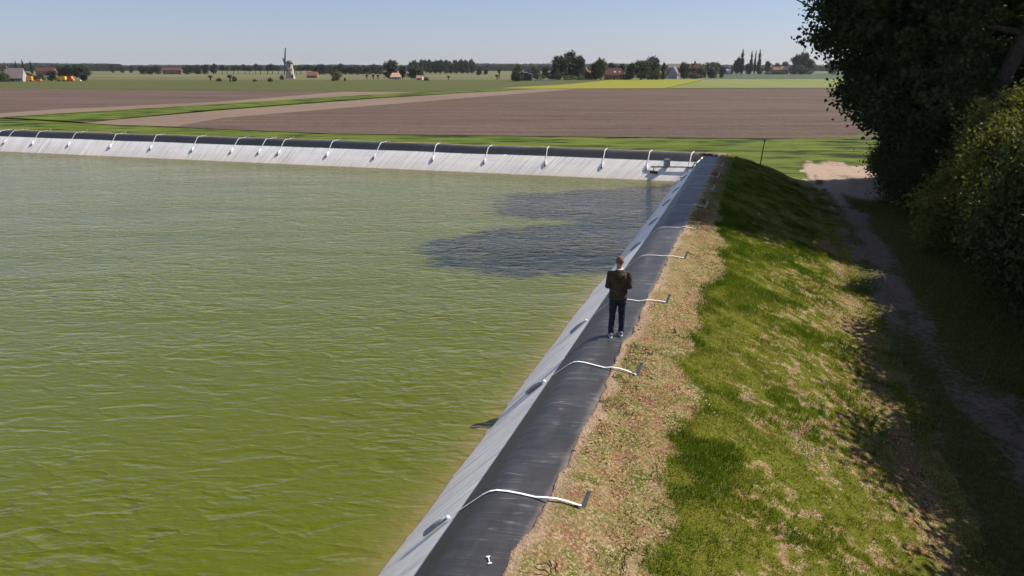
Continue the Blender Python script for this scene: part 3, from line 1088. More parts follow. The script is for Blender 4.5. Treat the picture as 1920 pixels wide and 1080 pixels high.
def strap_at(base, dirv, outn, u, far, seed, stake=True, hang=1.0, wide=.032):
    """base: point on the liner's outer edge (z=0); returns strap root and stake root"""
    rg = random.Random(seed)
    skew = rg.uniform(-.18, .18)
    def pt(o, dz=.012):
        p = base + outn * o + dirv * (skew * (.5 - o))
        return Vector((p.x, p.y, liner_z(u, o) + dz))
    root = empty('ballast_strap', pt(.42, 0))
    inv = Matrix.Translation(-root.location)
    so = [.48, .40, .3, .22, .15, 0, -.15, -.35, -.55, -.7, -.8, -.9, -1.05, -1.26, -1.26 - .12 * hang, -1.26 - .22 * hang]
    path = []
    for o in so:
        p = pt(o, .014)
        if o > -.12:
            p.z = max(p.z, CREST + float(slope_z(max(o, 0.0))) + float(slope_bump(u, max(o, .0))) + und_at(u, o) + .035)
        path.append(inv @ p)
    band(path, wide, dirv).build('webbing', mat_strap, root)
    # ballast tube lying down the slope; far ones get a dark end as painted shadow
    e0 = -1.26 - .20 * hang; e1 = e0 - (.30 if far else .36)
    pts = [inv @ pt(e0, .03), inv @ pt(e0 - .05, .055), inv @ pt((e0 + e1) / 2, .065), inv @ pt(e1 + .02, .05), inv @ pt(e1, .035)]
    MB().tube(pts, ([.018, .055, .065, .058, .03] if far else [(.02, .015), (.060, .026), (.070, .034), (.062, .028), (.03, .015)]), 10).build('ballast_bag', mat_bag if far else mat_bagshade, root, smooth=True)
    if far: p2 = [inv @ pt(e1 + .01, .045), inv @ pt(e1 - .07, .045), inv @ pt(e1 - .09, .03)]
    if far: MB().tube(p2, [.05, .052, .02], 8).build('bag_end_shade', mat_endshade_float, root, smooth=True)
    knot = MB(); knot.ball(inv @ pt(e0 + .03, .035), (.035, .035, .028), 8, 6)
    knot.build('buckle', mat_strap, root, smooth=True)
    st = None
    if stake:
        q = base + outn * .47 + dirv * (skew * .03)
        zq = CREST - .02
        st = empty('anchor_stake', (q.x, q.y, zq))
        lean = outn * .07 + dirv * .10
        sb = MB()
        h = .26
        # angle-iron stake
        for (ax, ay, bx, by) in ((0, 0, .05, .006), (0, 0, .006, .05)):
            vs = []
            for z, k in ((-.1, -.4), (h, 1)):
                off = lean * k
                for x, y in ((ax, ay), (bx, ay), (bx, by), (ax, by)):
                    vs.append((x + off.x, y + off.y, z))
            sb.add(vs, [(0, 3, 2, 1), (4, 5, 6, 7), (0, 1, 5, 4), (1, 2, 6, 5), (2, 3, 7, 6), (3, 0, 4, 7)])
        sb.build('angle_bar', mat_stake, st)
        rb = MB(); rb.tube([Vector((-.02, .0, .02)), Vector((.03, .03, .02)), Vector((.02, .055, .03))], .012, 6)
        rb.build('strap_loop', mat_strap, st)
    return root, st


nn_out = Vector((NX, NY, 0)); dd_ = Vector((DX, DY, 0))
k = 0
al = 7.55 - 4.36
i = 0
while al < ALC - 1.5:
    base = LA(REF, al)
    shaded = al > 28.6
    r_, s_ = strap_at(base, dd_, nn_out, al + 42, False, 300 + i)
    if i == 0:
        lab = 'white strap over the black bank edge, below the bottom of the picture'
        lab2 = 'steel stake beside the bank edge, below the bottom of the picture'
    else:
        lab = 'white ballast strap over the near bank, %s from the bottom of the picture' % ('lowest' if i == 1 else ORD[i - 1])
        lab2 = 'leaning grey steel stake in the clay, %s up from the bottom of the picture' % ('first' if i == 1 else ORD[i - 1])
        if i == 3: lab = 'white ballast strap crossing the crest just ahead of the walking man'
        if i == 2: lab = 'white ballast strap crossing the crest just behind the walking man'
    tag(r_, lab, 'strap', 'ballast straps over the near bank')
    tag(s_, lab2, 'stake', 'anchor stakes along the near bank')
    i += 1
    al += 4.36

# far bank: straps measured from the corner
fdir = fd.copy(); fout = Vector((-fd.y * -1, 0, 0))
fout = Vector((fdir.y, -fdir.x, 0))
if fout.dot(dd_) < 0: fout = -fout
S3 = (G(1138, 281, CREST) - CORNER).dot(fdir)
dists = []
d0 = S3
while d0 < 82:
    dists.append((d0, 1.0)); d0 += 4.30
def fx(px, py): return (G(px, py, CREST) - CORNER).dot(fdir)
extra = [fx(508, 261), fx(1222, 284), fx(1302, 286), fx(42, 245), fx(22, 244)]
dists = [d for d in dists] + [(e, 1.0) for e in extra]
dists.sort()
for i, (dd0, hg) in enumerate(dists):
    base = CORNER + fdir * dd0
    r_, s_ = strap_at(base, fdir, fout, LEN0 + dd0, True, 500 + i, hang=1.6 if dd0 > 3 else 1.2, wide=.058)
    o_ = ORD[i] if i < len(ORD) else 'last'
    tag(r_, 'white strap with a hanging ballast bag on the far bank, %s from the right corner' % o_, 'strap', 'ballast straps down the far bank')
    tag(s_, 'small pale stake behind the far bank edge, %s from the right corner' % o_, 'stake', 'anchor stakes along the far bank')

# ------------------------------------------------------------------ corner: inlet pipe, hoses, post
def slope_pt(edge, s, drop, lift=0.0):
    """point on the inner slope: edge 'near' (s metres from the corner back) or 'far' (s metres along the far bank)"""
    o = -.83 - drop
    if edge == 'near': p = CORNER - dd_ * s + nn_out * o
    else: p = CORNER + fdir * s + fout * o
    return Vector((p.x, p.y, CREST - drop + lift))


g = empty('inlet_frame', slope_pt('far', 3.6, .75, .0))
inv = Matrix.Translation(-g.location)
MB().tube([inv @ slope_pt('far', 4.4, .98, .16), inv @ slope_pt('far', 1.2, .92, .20)], .05, 8).build('crossbar', mat_grey, g, smooth=True)
cb = slope_pt('far', 3.35, .85, .2)
MB().box(inv @ (cb + Vector((0, 0, .14))), (.34, .30, .46), TH).build('cabinet', mat_grey, g)
fl = MB(); fl.tube([inv @ slope_pt('far', 4.4, 1.2, .08), inv @ slope_pt('far', 3.9, 1.25, .08)], .09, 8); fl.build('float', mat_endshade_float, g, smooth=True)
for q in (4.2, 1.6):
    MB().tube([inv @ slope_pt('far', q, .97, .16), inv @ slope_pt('far', q, 1.1, -.02)], .03, 6).build('leg', mat_grey, g)
tag(g, 'grey metal box on a crossbar standing on the white slope at the far corner', 'pump frame')

for j, (s0, s1, lab) in enumerate(((1.2, 6.2, 'white ladder-like hose lying down the liner in the far corner, upper run'), (.6, 5.0, 'second white hose in the far corner, beside the ladder-like one'))):
    g = empty('hose', slope_pt('near', s0, .35, .05))
    inv = Matrix.Translation(-g.location)
    pts = []
    for t in np.linspace(0, 1, 14):
        pts.append(inv @ slope_pt('near', s0 + (s1 - s0) * t, .15 + (1.45 - .3 * j) * t + .06 * math.sin(t * 9 + j), .05))
    MB().tube(pts, .045, 7).build('pipe', mat_strap, g, smooth=True)
    cl_ = MB()
    for t in range(1, 13, 2):
        cl_.box(pts[t], (.16, .05, .12), TH)
    cl_.build('clamp', mat_grey, g)
    tag(g, lab, 'hose')
g = empty('cable_coil', LA(REF - .5, ALC - 1.6, CREST + .03))
cc = MB()
cpts = [Vector((.45 * math.cos(t) + .1 * t * .3 - .3, .55 * math.sin(t * .9), .03 + .03 * math.sin(t * 2.3))) for t in np.linspace(0, 11, 50)]
cc.tube(cpts, .035, 6); cc.build('cable', mat_darkmetal, g, smooth=True)
c2 = MB(); c2.tube([Vector((-.6, -.2, .04)), Vector((-1.1, -.6, -.22)), Vector((-1.6, -1.5, -.75)), Vector((-2.0, -2.4, -1.1))], .03, 6)
c2.build('cable_tail', mat_darkmetal, g, smooth=True)
tag(g, 'dark coil of cable lying on the black crest at the far corner', 'cable')

pp = LA(REF + 2.6, ALC - 1.0, CREST - .75)
g = empty('marker_post', pp)
MB().tube([Vector((0, 0, -.3)), Vector((.10, .02, .9)), Vector((.17, .03, 1.75))], [.035, .035, .03], 8).build('pole', mat_darkmetal, g, smooth=True)
MB().box((.18, .03, 1.79), (.09, .09, .08)).build('pole_cap', mat_darkmetal, g)
tag(g, 'thin dark post leaning on the grassy end of the bank at the far corner', 'post')

# white dumbbell-shaped peg lying on the black sheet near the bottom
pg = G(917, 1054, CREST + .04)
g = empty('anchor_peg', (pg.x, pg.y, liner_z(pg.x * DX + pg.y * DY + 42, -.45) + .012), R(12))
MB().tube([(0, -.055, .01), (0, .055, .01)], .006, 6).build('rod', mat_strap, g)
for sgn in (-1, 1):
    MB().tube([(-.024, sgn * .058, .01), (.024, sgn * .058, .01)], .009, 6).build('end_bar', mat_strap, g)
tag(g, 'small white peg with a bar at each end lying on the black sheet', 'peg')

# daisies
rg = np.random.default_rng(77)
n = 26
ac = 11.75 + rg.normal(0, .22, n); oc = 1.85 + rg.normal(0, .16, n)
P = bank_xyz(ac, oc, ac + 42) + np.array([0, 0, .10])
V, F = leaf_quads(P, rg.uniform(.014, .024, n), rg, upb=3)
tag(mesh_np('white_flowers', V, F, M('white_petals', .7).color((.85, .85, .80)).m), 'patch of tiny white flowers at the left edge of the lush grass', 'flowers', kind='stuff')

# clods along the clay edge
rg = np.random.default_rng(78)
cm = MB()
for _ in range(260):
    a_ = 3 + 42 * rg.uniform() ** 1.5; o_ = abs(rg.normal(0, .35)) + .04
    p = bank_xyz(np.array([a_]), np.array([o_]), np.array([a_ + 42]))[0]
    r = rg.uniform(.012, .04)
    cm.ball((p[0], p[1], p[2] + r * .4), (r, r * rg.uniform(.6, 1), r * .7), 6, 4)
tag(cm.build('clay_clods', mat_soil), 'small dry clods scattered along the clay edge of the sheet', 'clods', kind='stuff')

# ------------------------------------------------------------------ the man
def mremesh(o, vox, it=6):
    m = o.modifiers.new('remesh', 'REMESH')
    m.mode = 'VOXEL'; m.voxel_size = vox; m.use_smooth_shade = True
    s = o.modifiers.new('smooth', 'SMOOTH'); s.factor = .5; s.iterations = it
    return o


mat_skin = weathered('skin', (.42, .20, .14), .6, .12, 12, .35)
mat_hair = weathered('grey_brown_hair', (.17, .095, .078), .8, .4, 40)
mat_jacket = weathered('dark_brown_jacket', (.065, .047, .032), .85, .3, 9)
mat_jeans = weathered('navy_jeans', (.020, .027, .055), .85, .35, 9)
mat_shoe = weathered('grey_shoe_upper', (.20, .20, .21), .6, .2, 20)
mat_sole = weathered('white_sole', (.85, .85, .83), .5, .05, 20)
mat_shirt = weathered('white_shirt', (.80, .80, .82), .7, .05, 20)
mpos = G(1155, 628, CREST + .04)
al_m = mpos.x * DX + mpos.y * DY
man = empty('person', (mpos.x, mpos.y, liner_z(al_m + 42, mpos.x * NX + mpos.y * NY - REF) + .004), R(-7))
tag(man, 'man in dark brown jacket and navy jeans walking away along the black crest, arms folded', 'person')
lf = (-.115, -.05); rf = (.105, .07)
body = MB()
# head with face, neck, torso, legs, arms, hands
hc = Vector((.005, .035, 1.665))
body.ball(hc, (.076, .093, .112), 18, 12)
body.ball(hc + Vector((0, .03, -.06)), (.056, .062, .06), 14, 9)                       # jaw
body.tube([hc + Vector((0, .088, .02)), hc + Vector((0, .112, -.018)), hc + Vector((0, .09, -.03))], [.010, .016, .012], 8)   # nose
body.ball(hc + Vector((0, .086, -.052)), (.026, .012, .011), 8, 6)                     # mouth
for sx_ in (-1, 1):
    body.ball(hc + Vector((sx_ * .079, -.004, -.008)), (.012, .024, .036), 8, 6)       # ears
body.tube([(0, .012, 1.42), (0, .012, 1.50), (0, .022, 1.60)], [(.066, .066), (.056, .058), (.056, .06)], 14)
body.tube([(0, 0, .88), (0, 0, 1.0), (0, 0, 1.15), (0, 0, 1.32), (0, 0, 1.42), (0, .01, 1.47)], [(.15, .10), (.155, .10), (.14, .09), (.165, .10), (.14, .085), (.06, .06)], 18)
for sgn, ft in ((-1, lf), (1, rf)):
    body.tube([(sgn * .085, 0, .93), (sgn * .095, .02 + ft[1] * .3, .70), (sgn * .10, .02 + ft[1] * .7, .50), (ft[0], ft[1] - .01, .30), (ft[0], ft[1] - .02, .09)], [.085, .075, .055, .052, .038], 12)
    body.tube([(ft[0], ft[1] - .06, .05), (ft[0], ft[1], .05), (ft[0], ft[1] + .13, .035)], [(.03, .03), (.04, .038), (.035, .022)], 10)
    el = (sgn * .222, -.045, 1.13); wr = (sgn * .09, .19, 1.135 + .03 * sgn)
    body.tube([(sgn * .165, 0, 1.41), (sgn * .205, -.02, 1.29), el], [.055, .046, .038], 10)
    body.tube([el, (sgn * .175, .08, 1.13), wr], [.038, .036, .026], 10)
    # palm and five fingers of the folded arms
    pc = Vector(wr) + Vector((-sgn * .05, .02, 0))
    body.tube([wr, pc, pc + Vector((-sgn * .035, .0, 0))], [(.026, .020), (.024, .040), (.022, .040)], 10)
    for q in range(4):
        s = pc + Vector((-sgn * .03, .0, .030 - q * .020)); L = (.034, .040, .037, .028)[q]
        body.tube([s, s + Vector((-sgn * L, .004, 0)), s + Vector((-sgn * L * 1.6, -.012, -.003)), s + Vector((-sgn * L * 1.9, -.03, -.004))], [.0105, .010, .009, .0075], 7)
    s = pc + Vector((sgn * .012, .006, .034))
    body.tube([s, s + Vector((-sgn * .012, .012, .028)), s + Vector((-sgn * .03, .014, .045))], [.013, .012, .009], 7)
bo = body.build('body', mat_skin, man)
mremesh(bo, .0075, 3)
# eyes
for sx_ in (-1, 1):
    e = MB(); e.ball(hc + Vector((sx_ * .030, .084, .012)), (.012, .010, .008), 10, 7)
    e.build('eye', mat_shirt, bo, smooth=True)
# hair: short, thin on top
hair = MB()
hair.ball(hc + Vector((0, -.012, .020)), (.0805, .090, .100), 20, 12)
ho = hair.build('hair', mat_hair, man)
me = ho.data
bm = bmesh.new(); bm.from_mesh(me)
bmesh.ops.delete(bm, geom=[v for v in bm.verts if (v.co.y > hc.y + .035 + .35 * max(0, v.co.z - hc.z)) or v.co.z < hc.z - .055], context='VERTS')
bm.to_mesh(me); bm.free()
sm_ = ho.modifiers.new('solid', 'SOLIDIFY'); sm_.thickness = .008
for p in me.polygons: p.use_smooth = True
# jacket
jk = MB()
jk.tube([(0, .0, .85), (0, 0, .88), (0, -.004, .95), (0, 0, 1.08), (0, 0, 1.20), (0, -.004, 1.32), (0, -.004, 1.41), (0, .0, 1.455), (0, .01, 1.485)],
        [(.195, .135), (.203, .142), (.198, .140), (.186, .128), (.190, .128), (.205, .134), (.190, .120), (.135, .095), (.072, .072)], 26)
for sgn in (-1, 1):
    el = (sgn * .228, -.05, 1.13); wr = (sgn * .105, .17, 1.135 + .03 * sgn)
    jk.tube([(sgn * .13, 0, 1.415), (sgn * .185, -.002, 1.40), (sgn * .212, -.012, 1.31), (sgn * .222, -.03, 1.22), el], [.060, .070, .066, .060, .056], 14)
    jk.tube([(sgn * .232, -.055, 1.14), (sgn * .225, -.02, 1.12), (sgn * .18, .08, 1.13), wr], [.050, .056, .052, .040], 14)
jo = jk.build('jacket', mat_jacket, man)
mremesh(jo, .010, 4)
tx = bpy.data.textures.new('cloth_folds', 'CLOUDS'); tx.noise_scale = .11; tx.noise_depth = 2
dm_ = jo.modifiers.new('folds', 'DISPLACE'); dm_.texture = tx; dm_.strength = .042; dm_.mid_level = .5
# collar of white shirt
col = MB()
cp = []
for q in range(17):
    t = 2 * math.pi * q / 16
    cp.append((.067 * math.cos(t), .012 + .067 * math.sin(t), 1.505 + .012 * math.sin(t)))
col.tube(cp, [(.013, .024)] * 17, 8, caps=False)
col.build('collar', mat_shirt, man, smooth=True)
# trousers
tr_ = MB()
tr_.tube([(0, 0, .86), (0, 0, .96), (0, 0, 1.0)], [(.165, .115), (.16, .11), (.15, .10)], 22)
tr_.ball((0, -.01, .86), (.165, .125, .09), 18, 10)
for sgn, ft in ((-1, lf), (1, rf)):
    tr_.tube([(sgn * .082, 0, .90), (sgn * .088, .0, .78), (sgn * .096, .01 + ft[1] * .45, .62), (sgn * .102, .015 + ft[1] * .8, .47), (ft[0], ft[1], .28), (ft[0], ft[1] - .01, .12), (ft[0], ft[1] - .012, .075)],
             [(.092, .10), (.092, .10), (.080, .086), (.068, .072), (.064, .068), (.064, .066), (.066, .07)], 16)
to = tr_.build('trousers', mat_jeans, man)
mremesh(to, .010, 3)
dm_ = to.modifiers.new('folds', 'DISPLACE'); dm_.texture = tx; dm_.strength = .022; dm_.mid_level = .5
for sgn, ft in ((-1, lf), (1, rf)):
    s_ = MB()
    s_.tube([(ft[0], ft[1] - .105, .055), (ft[0], ft[1] - .08, .062), (ft[0], ft[1], .07), (ft[0], ft[1] + .10, .052), (ft[0], ft[1] + .175, .038)], [(.022, .022), (.042, .045), (.047, .048), (.050, .034), (.028, .016)], 14)
    so_ = s_.build('shoe', mat_shoe, man, smooth=True)
    q = MB()
    n_ = 16
    ring = []
    for k in range(n_):
        t = 2 * math.pi * k / n_
        wd_ = .050 if math.sin(t) > 0 else .044
        ring.append((ft[0] + wd_ * math.cos(t), ft[1] + .035 + .148 * math.sin(t)))
    vs = [(x, y, .0) for x, y in ring] + [(x, y, .030) for x, y in ring]
    q.add(vs, [tuple(reversed(range(n_))), tuple(range(n_, 2 * n_))] + [(k, (k + 1) % n_, n_ + (k + 1) % n_, n_ + k) for k in range(n_)])
    q.build('sole', mat_sole, so_)

# ------------------------------------------------------------------ far country: prototypes, 1 m tall units scaled per place
def proto_round(seed, mat, nm='round_tree', wide=.42, trunk=.02, ncl=210, per=26):
    rg = random.Random(seed)
    lobes = []
    for k in range(7):
        a = rg.uniform(0, 6.28); r = rg.uniform(.08, .55) * wide
        zz_ = rg.uniform(.38, .74)
        lobes.append((r * math.cos(a), r * math.sin(a), zz_, wide * rg.uniform(.45, .65), wide * rg.uniform(.45, .65), rg.uniform(.17, .25)))
    lobes += [(0, 0, .60, wide * .8, wide * .8, .33), (0, 0, .28, wide * .8, wide * .8, .24), (wide * .3, .1, .2, wide * .5, wide * .5, .16), (-wide * .35, -.1, .2, wide * .45, wide * .45, .16)]
    return make_tree(nm, lobes, [(0, 0, -.01, .03), (0, 0, .2, .024), (0, 0, .6, .01)], ncl, per, .045, .055, mat, seed, twigs=0, bark=mat_bark_far, shell=.45, limb_r=.01, zmin=trunk, sides=6)


def proto_poplar(seed, mat):
    rr_ = [.060, .078, .082, .076, .066, .052, .036, .018]
    lobes = [(0, 0, .14 + .112 * k, rr_[k], rr_[k], .09) for k in range(8)]
    return make_tree('columnar_poplar', lobes, [(0, 0, -.01, .018), (0, 0, .5, .01), (0, 0, .9, .004)], 190, 30, .013, .024, mat, seed, twigs=0, bark=mat_bark_far, shell=.3, limb_r=.002, zmin=.04, sides=5, flat=1.8)


def proto_avenue(seed, mat):
    rg = random.Random(seed)
    lobes = [(rg.uniform(-.2, .2), rg.uniform(-.2, .2), rg.uniform(.55, .75), .24, .24, .2) for k in range(5)]
    return make_tree('avenue_tree', lobes, [(0, 0, -.01, .03), (0, 0, .35, .024), (0, 0, .7, .01)], 90, 22, .05, .065, mat, seed, twigs=0, bark=mat_bark_far, shell=.5, limb_r=.012, zmin=.34, sides=5)


def proto_pollard(seed, mat):
    return make_tree('pollard_willow', [(0, 0, .72, .28, .28, .2), (.12, 0, .85, .2, .2, .14), (-.15, .05, .8, .2, .2, .14)], [(0, 0, -.01, .09), (.02, 0, .3, .075), (0, 0, .58, .10)], 50, 20, .05, .07, mat, seed, twigs=0, bark=mat_bark_far, shell=.4, limb_r=.02, zmin=.45, sides=6)


def proto_bush(seed, mat, nm='field_bush'):
    return make_tree(nm, [(0, 0, .42, .55, .5, .42), (.3, .1, .35, .4, .4, .33), (-.35, 0, .32, .38, .4, .3), (.05, 0, .68, .3, .3, .26)], [(0, 0, -.01, .03), (0, 0, .5, .015)], 110, 24, .06, .075, mat, seed, twigs=0, bark=mat_bark_far, shell=.6, limb_r=.01, zmin=0, sides=5)


PR = {
    'rd': proto_round(801, mat_leaf_dark), 'rd2': proto_round(802, mat_leaf_dark, wide=.36), 'rm': proto_round(803, mat_leaf_mid), 'rm2': proto_round(804, mat_leaf_mid, wide=.5),
    'ry': proto_round(805, mat_leaf_yel), 'rs': proto_round(806, mat_leaf_sil, wide=.5, nm='silver_willow'),
    'pop': proto_poplar(807, mat_leaf_dark), 'av': proto_avenue(808, mat_leaf_dark), 'av2': proto_avenue(812, mat_leaf_dark),
    'pol': proto_pollard(809, mat_leaf_dark), 'bd': proto_bush(810, mat_leaf_dark), 'by': proto_bush(811, mat_leaf_yel), 'bm': proto_bush(813, mat_leaf_mid),
}
PRW = {'rd': .84, 'rd2': .72, 'rm': .84, 'rm2': 1.0, 'ry': .84, 'rs': 1.0, 'pop': .17, 'av': .85, 'av2': .85, 'pol': .6, 'bd': 1.25, 'by': 1.25, 'bm': 1.25}
PRH = {'rd': .95, 'rd2': .95, 'rm': .95, 'rm2': .95, 'ry': .95, 'rs': .95, 'pop': .98, 'av': .93, 'av2': .93, 'pol': .98, 'bd': .93, 'by': .93, 'bm': .93}
pused = set()
rt = random.Random(9)


def far_tree(kind, px, yb, yt, wpx, label, cat='tree', group=None):
    """a tree whose foot is at px, yb and whose top is at yt in the photo, wpx pixels wide"""
    p = G(px, yb)
    depth = p.y * CP + (CAMZ - GZ) * SP
    h = (yb - yt) / 1280 * depth / CP * 1.0
    wd_ = wpx / 1280 * depth
    if kind in pused: o = copy_tree(PR[kind])
    else: o = PR[kind]; pused.add(kind)
    o.location = p
    o.rotation_euler = (0, 0, rt.uniform(0, 6.28))
    sxy = wd_ / PRW[kind]
    o.scale = (sxy, sxy, h / PRH[kind])
    tag(o, label, cat, group)
    return o


